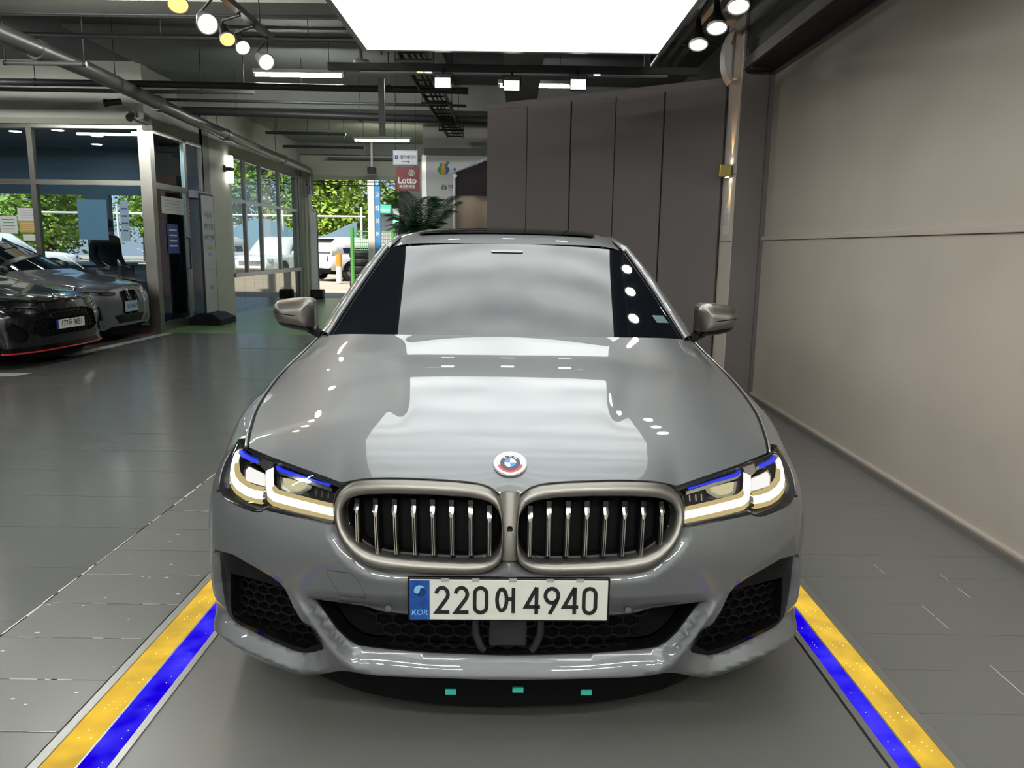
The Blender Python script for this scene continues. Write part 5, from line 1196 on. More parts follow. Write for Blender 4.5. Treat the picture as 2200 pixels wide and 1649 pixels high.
t = thing('security_camera', 'dark camera hanging on a white stem above the exit opening', 'camera', (-3.48, 17.4, 3.16)); mb = MB(); mb.box((0, 0, 0), (.18, .26, .16), bev=.02); mb.build('camera_body', 'black_metal', t); mb = MB(); mb.cyl((0, 0, .05), (0, 0, .70), .03, 8); mb.build('camera_stem', 'white_plain', t)
rt = thing('shutter_track', 'dark truss rail hanging across the top of the exit opening', 'rail', (-4.1, 18.2, 2.96)); mb = MB(); mb.box((0, 0, .0), (2.4, .04, .025)); mb.box((0, 0, -.09), (2.4, .04, .025)); mb.build('track_rail', 'black_metal', rt)
for k in range(6): mb = MB(); mb.cyl((-1.1 + .44 * k, 0, -.09), (-1.1 + .44 * k, 0, .0), .012, 6); mb.build('track_strut', 'black_metal', rt)
# banner stand
bn = thing('banner_stand', 'tall narrow banner stand with black frame and plastic foot by the blue door panel', 'banner', (-5.22, 11.45, 0), 0)
mb = MB(); mb.box((0, 0, 1.18), (.03, .56, 2.02), bev=.005); mb.build('banner_frame', 'black_metal', bn); mb = MB(); mb.box((.017, 0, 1.18), (.004, .50, 1.96)); mb.build('banner_sheet', 'poster_grey', bn)
mb = MB(); mb.loft([[Vector((x, y, z)) for x, y in ((-.28, -.36), (.28, -.36), (.28, .36), (-.28, .36))] for z in (0, .10)] + [[Vector((x, y, .19)) for x, y in ((-.12, -.30), (.12, -.30), (.12, .30), (-.12, .30))]], True, True, False); mb.build('banner_foot', 'dark_plastic', bn)
RX = Matrix(((0, 0, 1, .0205), (1, 0, 0, 0), (0, 1, 0, 0), (0, 0, 0, 1)))
for s_, z, h in (('자동차', 1.83, .13), ('엔진오일', 1.64, .12), ('서비스 안내', 1.46, .10)): text('banner_print', s_, h, 'navy', Matrix.Translation((0, 0, z)) @ RX, bn, ext=.0005, squeeze=.9)
for s_, z, h, m_ in (('정비예약', 1.28, .075, 'orange'), ('상담문의', 1.18, .06, 'banner_blue'), ('평일 09-19', .93, .05, 'sign_grey'), ('주 말', .62, .07, 'navy')): text('banner_print', s_, h, m_, Matrix.Translation((0, 0, z)) @ RX, bn, ext=.0005)
# papers on the shop front
def sheet(lab, x0, x1, z0, z1, mat, y=9.93, name='paper_notice', cat='notice', pr=None):
    t = thing(name, lab, cat, ((x0 + x1) / 2, y, (z0 + z1) / 2)); mb = MB(); mb.box((0, 0, 0), (x1 - x0, .004, z1 - z0)); mb.build('notice_sheet', mat, t)
    mb = MB(); w = x1 - x0; h = z1 - z0
    for k in range(4): mb.box((0, -.003, h * (.30 - .18 * k)), (w * (.75 - .12 * (k % 2)), .001, h * .04))
    if pr: mb.build('notice_print', pr, t)['kind'] = 'stuff'
    return t
sheet('plain light blue board standing behind the shop window', -6.60, -6.155, 1.395, 1.99, 'paper_blue', 9.99, 'display_board', 'board')
sheet('narrow blue and white poster on the shop glass beside the steel post', -5.93, -5.80, 1.38, 1.98, 'paper_blue', 9.935, 'poster', 'poster', 'poster_blue')
sheet('upper white notice on the shop glass left of the mullion', -7.47, -7.20, 1.66, 1.85, 'paper', pr='sign_grey')
sheet('notice with yellow picture on the shop glass, below the upper white one', -7.46, -7.20, 1.49, 1.655, 'paper_yellow', pr='paper')
sheet('small blank white slip lowest on the shop glass', -7.42, -7.23, 1.37, 1.46, 'paper')
sheet('pale notice cut by the edge of the shop glass, beside the yellow one', -7.75, -7.49, 1.47, 1.73, 'paper', pr='logo_green')
def dsheet(lab, y0, y1, z0, z1, mat, pr):
    t = thing('paper_notice', lab, 'notice', (-5.485, (y0 + y1) / 2, (z0 + z1) / 2)); mb = MB(); mb.box((0, 0, 0), (.004, y1 - y0, z1 - z0)); mb.build('notice_sheet', mat, t)
    mb = MB(); [mb.box((.003, 0, (z1 - z0) * (.30 - .18 * k)), (.001, (y1 - y0) * .7, (z1 - z0) * .05)) for k in range(4)]; mb.build('notice_print', pr, t)['kind'] = 'stuff'
dsheet('white notice with small print stuck high on the glass door', 10.35, 11.15, 1.82, 2.08, 'paper', 'sign_grey'); dsheet('blue leaflet with white lines on the glass door', 10.50, 10.90, 1.20, 1.66, 'poster_blue', 'paper'); dsheet('red and white sticker on the door post', 11.27, 11.42, 1.72, 2.12, 'sign_red', 'paper')
hs = thing('door_sign', 'small pale sign plate jutting out above the blue door panel', 'sign', (-5.42, 11.66, 2.18)); mb = MB(); mb.box((0, 0, 0), (.10, .62, .12), bev=.004); mb.build('sign_box', 'sign_grey', hs); text('sign_print', '고객휴게실', .09, 'navy', Matrix.Translation((.051, 0, 0)) @ Matrix(((0, 0, 1, 0), (1, 0, 0, 0), (0, 1, 0, 0), (0, 0, 0, 1))), hs, ext=.0008)
# office ceiling lamps
for k, (x, y) in enumerate(((-6.0, 10.8), (-6.9, 11.3), (-7.2, 10.7), (-8.0, 10.9), (-6.3, 12.0), (-8.9, 11.6), (-7.5, 12.4))):
    t = thing('ceiling_downlight', 'round warm downlight set in the dark office ceiling', 'downlight', (x, y, 3.095), group='office downlights'); mb = MB(); mb.cyl((0, 0, -.012), (0, 0, 0), .10, 20); mb.build('downlight_trim', 'off_white', t); mb = MB(); mb.cyl((0, 0, -.016), (0, 0, -.011), .085, 20); mb.build('downlight_face', 'downlight', t)
dk = thing('office_counter', 'low dark counter with pale panels inside the shop', 'counter', (-8.1, 12.0, 0)); mb = MB(); mb.box((0, 0, .48), (2.4, .5, .96)); mb.build('counter_body', 'office_dark', dk); mb = MB(); mb.box((0, 0, .98), (2.5, .6, .04)); mb.build('counter_top', 'sign_grey', dk); mb = MB(); mb.box((.5, -.26, .55), (.8, .02, .5)); mb.build('counter_panel', 'paper_blue', dk)

# ------------------------------------------------------------------ hanging signs, sign board, tent, palm
FX = Matrix(((1, 0, 0, 0), (0, 0, -1, 0), (0, 1, 0, 0), (0, 0, 0, 1)))
s1 = thing('hanging_sign', 'grey white elevator sign with red arrow hung above the red sign', 'sign', (-1.64, 10.0, 2.665)); mb = MB(); mb.box((0, 0, 0), (.37, .03, .215), bev=.004); mb.build('sign_box', 'sign_grey', s1); mb = MB(); mb.box((0, -.017, 0), (.335, .003, .185)); mb.build('sign_face', 'bright_sign', s1)
text('sign_print', '엘리베이터', .062, 'navy', Matrix.Translation((.040, -.0195, .005)) @ FX, s1, ext=.0008, squeeze=.82, bold=.001); mb = MB(); mb.box((-.128, -.0195, .006), (.052, .002, .058), bev=.0009); mb.build('sign_icon', 'navy', s1); mb = MB(); [mb.box((-.128, -.0210, .006 + dz), (.026, .0008, .006)) for dz in (-.012, .002, .016)]; mb.build('sign_icon_mark', 'bright_sign', s1)
mb = MB(); mb.box((-.01, -.0195, -.058), (.10, .002, .008)); mb.prism([(.04, -.020), (.065, 0), (.04, .020)], Matrix.Translation((-.002, -.0185, -.058)) @ FX, .002); mb.build('sign_arrow', 'sign_red', s1)
text('sign_motif', '~~', .05, 'sign_grey', Matrix.Translation((-.10, -.0195, .070)) @ FX, s1, ext=.0008); mb = MB(); [mb.cyl((x, 0, .1), (x, 0, 1.28), .004, 5) for x in (-.15, .15)]; mb.build('sign_chain', 'black_metal', s1)
def pot_logo(par, M, k, outline=True):
    L = [(-.50, -.05), (-.42, .10), (-.26, .30), (-.30, .44), (-.12, .42), (0, .46), (.12, .42), (.30, .44), (.26, .30), (.42, .10), (.50, -.05), (.36, -.28), (.22, -.42), (-.22, -.42), (-.36, -.28)]
    if outline: mb = MB(); mb.prism([(x * k * 1.16, y * k * 1.14) for x, y in L], M, .0006); mb.build('logo_back', 'white_plain', par)
    for m_, P in (('logo_green', [(-.50, -.05), (-.42, .10), (-.26, .30), (-.30, .44), (-.12, .42), (-.10, .30), (-.16, .0), (-.20, -.42), (-.36, -.28)]), ('logo_gold', [(-.10, .30), (-.12, .42), (0, .46), (.12, .42), (.10, .30), (.15, .0), (.18, -.42), (-.18, -.42), (-.14, .0)]), ('logo_blue', [(.50, -.05), (.42, .10), (.26, .30), (.30, .44), (.12, .42), (.12, .30), (.17, .0), (.20, -.42), (.36, -.28)])):
        mb = MB(); mb.prism([(x * k, y * k) for x, y in P], M @ Matrix.Translation((0, 0, .0008)), .0008); mb.build('logo_stripe', m_, par)
s2 = thing('hanging_sign', 'red square lottery sign with white lettering below the elevator sign', 'sign', (-1.61, 10.0, 2.362)); mb = MB(); mb.box((0, 0, 0), (.352, .03, .350), bev=.003); mb.build('sign_box', 'sign_red', s2)
text('sign_print', 'Lotto', .125, 'white_plain', Matrix.Translation((-.005, -.0165, -.028)) @ FX, s2, ext=.0008, bold=.0035); text('sign_print', '복권판매점', .058, 'white_plain', Matrix.Translation((-.005, -.0165, -.118)) @ FX, s2, ext=.0008, squeeze=.9, bold=.0008); mb = MB(); mb.box((0, -.0165, -.072), (.24, .001, .0025)); mb.build('sign_rule', 'white_plain', s2); pot_logo(s2, Matrix.Translation((.062, -.0162, .085)) @ FX, .088)
for x in (-.12, .12): mb = MB(); mb.cyl((x, 0, .17), (x, 0, .194), .004, 5); mb.build('sign_chain', 'black_metal', s2)
s3 = thing('sign_board', 'large white sign board with striped pot emblem behind the palm', 'sign', (-.92, 13.08, 2.655)); mb = MB(); mb.box((0, 0, 0), (1.50, .06, .80), bev=.01); mb.build('board_frame', 'bright_sign', s3); mb = MB(); mb.box((0, -.032, 0), (1.40, .004, .70)); mb.build('board_face', 'paper', s3)
pot_logo(s3, Matrix.Translation((-.43, -.0345, .15)) @ FX, .24, False)
for (dx, dz, m_) in ((.085, .12, 'logo_green'), (.060, .075, 'sign_red')): mb = MB(); mb.cyl((-.43 + dx, -.036, .15 + dz), (-.43 + dx, -.038, .15 + dz), .028, 18); mb.build('logo_ball', m_, s3)
mb = MB(); mb.box((-.215, -.0345, .10), (.035, .003, .15)); mb.build('board_letter', 'logo_blue', s3); pot_logo(s3, Matrix.Translation((-.42, -.0345, -.185)) @ FX, .12, False); text('board_print', '연금', .12, 'navy', Matrix.Translation((-.24, -.0345, -.19)) @ FX, s3, ext=.0008)
tent = thing('canopy_tent', 'dark brown canopy tent with beige side curtain beside the palm', 'tent', (.30, 9.9, 0))
c = [(-1.19, -.4), (1.19, -.4), (1.19, 2.0), (-1.19, 2.0)]
mb = MB(); rim = [Vector((x, y, 2.40)) for x, y in c]; mb.add(rim + [Vector((0, .8, 3.02))], [(0, 1, 4), (1, 2, 4), (2, 3, 4), (3, 0, 4)]); mb.build('tent_roof', 'tent_brown', tent)
mb = MB(); lo_ = [Vector((x * 1.005, y, 2.10)) for x, y in c]; n = 14
def curtain(p0, p1, z0, z1, amp, n=22):
    d = Vector(p1) - Vector(p0); nr = Vector((-d.y, d.x, 0)).normalized(); top = []; bt = []
    for i in range(n + 1):
        t_ = i / n; o_ = nr * amp * math.sin(i * 1.3); top.append(Vector(p0) + d * t_ + nr * amp * .2 * math.sin(i * 1.3) + Vector((0, 0, z1))); bt.append(Vector(p0) + d * t_ + o_ + Vector((0, 0, z0)))
    return top, bt
for i in range(4):
    a, b = c[i], c[(i + 1) % 4]; tp, bt = curtain((a[0], a[1], 0), (b[0], b[1], 0), 2.10, 2.405, .012); mb.loft([tp, bt], False, False, True)
mb.build('tent_valance', 'tent_brown', tent)
mb = MB(); tp, bt = curtain((-1.17, -.38, 0), (1.17, -.38, 0), .02, 2.11, .05, 30); mb.loft([tp, [(a + b) / 2 for a, b in zip(tp, bt)], bt], False, False, True); mb.build('tent_curtain', 'tent_beige', tent)
for i, (x, y) in enumerate(c): mb = MB(); mb.cyl((x * .985, y * .98, 0), (x * .985, y * .98, 2.40), .02, 8); mb.build('tent_pole', 'white_plain', tent)
mb = MB(); mb.tube([(-1.19, -.4, 2.41), (-.6, .2, 2.74), (0, .8, 3.03)], .012, 6); mb.build('tent_ridge', 'sign_grey', tent); mb = MB(); mb.cyl((-1.16, -.42, 2.37), (-1.16, -.44, 2.37), .03, 12); mb.build('tent_eyelet', 'white_plain', tent)
pm = thing('potted_palm', 'dark green potted palm in front of the white sign board', 'plant', (-1.20, 8.3, 0))
mb = MB(); mb.lathe([(.001, .0), (.17, .0), (.22, .38), (.235, .40), (.235, .42), (.20, .42), (.19, .36), (.001, .36)], (0, 0, 0), 24); mb.build('pot', 'pot', pm); mb = MB(); mb.tube([(0, 0, .34), (.02, .01, .9), (-.01, 0, 1.45)], [.05, .04, .03], 8); mb.build('palm_stem', 'bark', pm)
rp = random.Random(11)
for k in range(30):
    a = rp.uniform(0, 2 * math.pi); L = rp.uniform(.40, .72); up = rp.uniform(.55, 1.05); fr = MB(); pts = []
    for i in range(15):
        t_ = i / 14; r_ = L * t_ * (.75 + .1 * math.sin(k)); z = 1.40 + up * t_ - .75 * t_ * t_ * (.55 + .45 * (1 - up)); pts.append(Vector((r_ * math.cos(a), r_ * math.sin(a), z)))
    fr.tube(pts, [.008 * (1 - .8 * i / 14) for i in range(15)], 4)
    for i in range(2, 15):
        d = (pts[i] - pts[i - 1]).normalized(); sd = d.cross(Vector((0, 0, 1))).normalized(); ll = .22 * math.sin(math.pi * (i + 1) / 17) + .04
        for h in (0, .5):
            for s_ in (-1, 1):
                p = pts[i - 1] + (pts[i] - pts[i - 1]) * h; e = p + sd * s_ * ll * .85 + d * ll * .55 + Vector((0, 0, -.30 * ll)); m_ = (p + e) / 2 + Vector((0, 0, .03 * ll)); w_ = d * .007
                fr.add([p - w_ * .5, m_ - w_, e, m_ + w_, p + w_ * .5], [(0, 1, 2, 3, 4)])
    fr.build('frond', 'palm_leaf', pm)

# ------------------------------------------------------------------ the two cars parked by the shop front
KEEP = ('hood', 'hood_rim', 'front_fender', 'front_door', 'rear_door', 'rear_quarter', 'side_skirt', 'door_handle', 'rear_bumper', 'rear_bumper_cover', 'rear_panel', 'tail_lamp', 'roof', 'windscreen', 'roof_pillar', 'windscreen_trim', 'side_window', 'door_pillar', 'rear_pillar', 'belt_trim', 'rear_window', 'trunk_lid', 'trunk_deck', 'tire', 'wheel_rim', 'brake_disc', 'mirror_cap', 'mirror_lower_cap', 'mirror_base', 'mirror_stalk', 'mirror_sail', 'wheel_housing', 'underbody', 'cabin_tub', 'shade_apron', 'engine_bay')
def clone(lab, paint, loc, rz, scale=(1, 1, 1), drop=()):
    t = thing('parked_car', lab, 'car', loc, rz); t.scale = scale
    def cp(o, par):
        nm = o.name.split('.')[0]
        if nm not in KEEP or nm in drop: return
        c = o.copy(); COL.objects.link(c); c.parent = par; c.name = nm
        m0 = o.data.materials[0].name
        if m0 in ('paint', 'cerium'): c.material_slots[0].link = 'OBJECT'; c.material_slots[0].material = MAT[paint]
        for ch in o.children: cp(ch, c)
    for o in list(CAR.children): cp(o, t)
    return t
FO = [(a, b) for a, b in low] + [(1.135, .66), (1.06, .665), (.95, .668), (.87, .672), (.862, .70), (.872, .73), (.88, .76), (.862, .792)] + [(a, b) for a, b in (OUT['lamp'][0:7])][1:] + [(.42, .7495), (.34, .7605), (.208, .762), (.10, .759), (.05, .744), (.0, .7235)]
FO = [(a, b - (.0015 if b > .7 else 0)) for a, b in FO]
front_full = FO + [(-a, b) for a, b in FO[::-1]][1:-1]
# grey car: tall twin grille, swept lamps, dark intakes
gc = clone('matt grey parked car with tall twin grille beside the steel shop post', 'grey_car', (-5.42, 9.02, 0), R(88), (.985, .95, .96))
kid = [(.022, .37), (.022, .72), (.06, .735), (.20, .725), (.225, .68), (.195, .41), (.15, .37)]
lampg = [(.30, .690), (.36, .665), (.50, .668), (.70, .690), (.86, .715), (.875, .745), (.80, .742), (.60, .728), (.40, .718), (.31, .712)]
side_in = [(.62, .34), (.66, .52), (.80, .58), (.845, .52), (.845, .38), (.78, .33)]
panel('front_bumper', front_full, [kid, mir(kid), lampg, mir(lampg), side_in, mir(side_in)], S, .03, 'grey_car', gc, rim=.03)
for f in ((lambda p: p), mir):
    panel('kidney_backing', f(kid), [], lambda s, z, o=0.0: S(s, z, o + .03), .04, 'matte_black', gc, rim=0); L = seg_resample(f(kid), .02); cc = (sum(a for a, b in L) / len(L), sum(b for a, b in L) / len(L))
    mb = MB(); mb.loft([[S(a, b, -.004) for a, b in L], [S(cc[0] + (a - cc[0]) * .9, cc[1] + (b - cc[1]) * .95, -.006) for a, b in L], [S(cc[0] + (a - cc[0]) * .88, cc[1] + (b - cc[1]) * .94, .03) for a, b in L]], True, False, True); mb.build('kidney_surround', 'gloss_black', gc)
    hb = panel('headlamp', f(lampg), [], lambda s, z, o=0.0: S(s, z, o + .012), .04, 'lamp_black', gc, rim=0); panel('lamp_unit', f([(.42, .680), (.52, .682), (.52, .712), (.42, .706)]), [], lambda s, z, o=0.0: S(s, z, o + .006), .03, 'lamp_chrome', hb, rim=.01); panel('lamp_unit', f([(.62, .694), (.74, .706), (.74, .726), (.62, .716)]), [], lambda s, z, o=0.0: S(s, z, o + .006), .03, 'lamp_chrome', hb, rim=.01)
    panel('intake_backing', f(side_in), [], lambda s, z, o=0.0: S(s, z, o + .03), .05, 'matte_black', gc, rim=0)
panel('lower_intake', [(-.30, .27), (.30, .27), (.40, .385), (.25, .39), (-.25, .39), (-.40, .385)], [], lambda s, z, o=0.0: S(s, z, o - .003), .05, 'gloss_black', gc, rim=.01)
PM = Matrix(((1, 0, 0, 0), (0, 0, -1, -.022), (0, 1, 0, .50), (0, 0, 0, 1)))
mb = MB(); mb.box((0, -.018, .50), (.33, .012, .155), bev=.004); pg = mb.build('number_plate', 'paper_blue', gc); text('plate_print', '162 4667', .085, 'navy', Matrix.Translation((0, -.0245, .50)) @ FX, pg, ext=.0006, squeeze=.9)
# black car: wide grille, slim lamps, red lip
bc = clone('glossy black parked car with red front lip and white plate 177두 9651', 'black_car', (-5.08, 6.90, 0), R(86), (.97, .92, .93))
gr = [(-.60, .42), (-.50, .62), (-.30, .665), (.30, .665), (.50, .62), (.60, .42), (.45, .36), (-.45, .36)]
lampb = [(.44, .655), (.60, .640), (.84, .690), (.87, .735), (.70, .715), (.50, .700)]
side_b = [(.66, .33), (.62, .42), (.78, .54), (.85, .50), (.84, .36), (.74, .31)]
panel('front_bumper', front_full, [gr, lampb, mir(lampb), side_b, mir(side_b)], S, .03, 'black_car', bc, rim=.03)
panel('grille_backing', gr, [], lambda s, z, o=0.0: S(s, z, o + .03), .05, 'gloss_black', bc, rim=0); hexmesh('honeycomb', gr, .02, .06, .004, 'dark_plastic', bc)
for f in ((lambda p: p), mir):
    hb = panel('headlamp', f(lampb), [], lambda s, z, o=0.0: S(s, z, o + .015), .04, 'lamp_black', bc, rim=0)
    for s0 in (.56, .64, .72, .79): panel('lamp_unit', f([(s0, .662 + (s0 - .56) * .2), (s0 + .035, .668 + (s0 - .56) * .2), (s0 + .035, .690 + (s0 - .56) * .16), (s0, .686 + (s0 - .56) * .16)]), [], lambda s, z, o=0.0: S(s, z, o + .005), .03, 'lamp_chrome', hb, rim=.01)
    panel('lamp_brow', f([(.46, .700), (.70, .717), (.86, .738), (.86, .745), (.70, .726), (.46, .708)]), [], lambda s, z, o=0.0: S(s, z, o - .002), .03, 'lamp_chrome', hb, rim=.006)
    panel('intake_backing', f(side_b), [], lambda s, z, o=0.0: S(s, z, o + .03), .05, 'matte_black', bc, rim=0)
lipc = [S(s, .225, -.03) + Vector((0, 0, -.03)) for s in np.linspace(-.93, .93, 50)]
mb = MB(); mb.loft([[p + Vector((0, 0, d)) for p in lipc] for d in (.0, .012)] , False, False, True); mb.tube(lipc, .009, 6); mb.build('front_lip', 'red_trim', bc)
mb = MB(); mb.loft([[p + Vector((0, 0, .01)) for p in lipc], [S(s, .26, 0) for s in np.linspace(-.93, .93, 50)]], False, False, True); mb.build('lip_blade', 'gloss_black', bc)
mb = MB(); mb.box((0, -.018, .485), (.535, .010, .122), bev=.003); pb = mb.build('number_plate', 'gloss_black', bc); mb = MB(); mb.box((.015, -.0245, .485), (.48, .004, .11)); mb.build('plate_face', 'plate_white', pb); mb = MB(); mb.box((-.240, -.0245, .485), (.03, .004, .11)); mb.build('plate_band', 'plate_blue', pb)
text('plate_print', '177두 9651', .098, 'plate_ink', Matrix.Translation((.018, -.0272, .485)) @ FX, pb, ext=.0006, squeeze=.86, bold=.001); text('hood_emblem', 'N', .05, 'slat_chrome', Matrix.Translation((-.33, -.006, .60)) @ FX, bc, ext=.002)
mb = MB(); mb.lathe([(.001, .012), (.05, .012), (.058, .0), (.055, -.01)], (0, .13, hood_z(0, .13) + .004), 24, M=Matrix.Rotation(R(24), 4, 'X')); mb.build('hood_badge', 'slat_chrome', bc)

# ------------------------------------------------------------------ person behind the shop glass
def person(loc, rz, lab):
    t = thing('person', lab, 'person', loc, rz)
    J = {'pel': (0, 0, .92), 'ab': (0, -.01, 1.08), 'ch': (0, -.03, 1.30), 'nk': (0, -.05, 1.46), 'hd': (0, -.08, 1.55), 'tp': (0, -.09, 1.70),
         'sl': (-.18, -.03, 1.40), 'el': (-.23, .02, 1.14), 'wl': (-.20, -.16, .98), 'hl': (-.18, -.24, .97), 'sr': (.18, -.03, 1.40), 'er': (.24, .02, 1.14), 'wr': (.20, -.17, 1.0), 'hr': (.18, -.25, .99),
         'pl': (-.10, 0, .88), 'kl': (-.11, -.03, .50), 'al': (-.11, .02, .09), 'tl': (-.12, -.14, .03), 'pr': (.10, 0, .88), 'kr': (.11, -.03, .50), 'ar': (.11, .02, .09), 'tr': (.12, -.14, .03)}
    E = [('pel', 'ab'), ('ab', 'ch'), ('ch', 'nk'), ('nk', 'hd'), ('hd', 'tp'), ('ch', 'sl'), ('sl', 'el'), ('el', 'wl'), ('wl', 'hl'), ('ch', 'sr'), ('sr', 'er'), ('er', 'wr'), ('wr', 'hr'), ('pel', 'pl'), ('pl', 'kl'), ('kl', 'al'), ('al', 'tl'), ('pel', 'pr'), ('pr', 'kr'), ('kr', 'ar'), ('ar', 'tr')]
    rad = {'pel': (.16, .12), 'ab': (.155, .12), 'ch': (.17, .125), 'nk': (.062, .065), 'hd': (.082, .095), 'tp': (.065, .08), 's': .075, 'e': .05, 'w': .034, 'h': .035, 'p': .09, 'k': .062, 'a': .045, 't': .04}
    ks = list(J); me = bpy.data.meshes.new('body'); me.from_pydata([J[k] for k in ks], [(ks.index(a), ks.index(b)) for a, b in E], [])
    o = bpy.data.objects.new('body', me); COL.objects.link(o); o.parent = t; md = o.modifiers.new('skin', 'SKIN'); md.use_smooth_shade = True
    for i, k in enumerate(ks):
        r_ = rad.get(k, rad.get(k[0])); me.skin_vertices[0].data[i].radius = r_ if isinstance(r_, tuple) else (r_, r_); me.skin_vertices[0].data[i].use_root = (k == 'pel')
    sb = o.modifiers.new('sub', 'SUBSURF'); sb.levels = sb.render_levels = 2
    m = bpy.data.materials.new('person_cloth'); m.use_nodes = True; nt = m.node_tree; b = nt.nodes['Principled BSDF']; b.inputs['Roughness'].default_value = .8
    tc = nt.nodes.new('ShaderNodeTexCoord'); sx = nt.nodes.new('ShaderNodeSeparateXYZ'); cr = nt.nodes.new('ShaderNodeValToRGB'); cr.color_ramp.interpolation = 'CONSTANT'
    el = cr.color_ramp.elements; el[0].position = 0; el[0].color = (.02, .02, .02, 1); el[1].position = .05; el[1].color = (.06, .075, .085, 1)
    for p_, c_ in ((.50, (.006, .006, .008, 1)), (.815, (.18, .10, .07, 1)), (.905, (.006, .005, .005, 1))): e_ = el.new(p_); e_.color = c_
    mr = nt.nodes.new('ShaderNodeMath'); mr.operation = 'DIVIDE'; mr.inputs[1].default_value = 1.8
    nt.links.new(tc.outputs['Object'], sx.inputs[0]); nt.links.new(sx.outputs['Z'], mr.inputs[0]); nt.links.new(mr.outputs[0], cr.inputs[0]); nt.links.new(cr.outputs[0], b.inputs['Base Color']); me.materials.append(m)
    mb = MB(); mb.lathe([(.001, .135), (.06, .12), (.09, .07), (.097, .01), (.085, -.05)], (0, -.075, 1.615), 20); mb.build('hair', 'hair', t)
    for s_ in (-1, 1):
        hx = Vector(J['hl' if s_ < 0 else 'hr'])
        for k in range(4): mb = MB(); mb.tube([hx + Vector((-.022 + .015 * k, -.02, .0)), hx + Vector((-.024 + .016 * k, -.06, -.012)), hx + Vector((-.024 + .016 * k, -.085, -.035))], [.009, .008, .006], 6); mb.build('finger', 'skin', t)
        mb = MB(); mb.tube([hx + Vector((-s_ * .025, .0, .005)), hx + Vector((-s_ * .045, -.035, .0)), hx + Vector((-s_ * .04, -.06, -.01))], [.010, .009, .007], 6); mb.build('thumb', 'skin', t)
    return t
person((-6.62, 10.75, 0), R(60), 'person in dark shirt and grey trousers standing behind the shop glass')

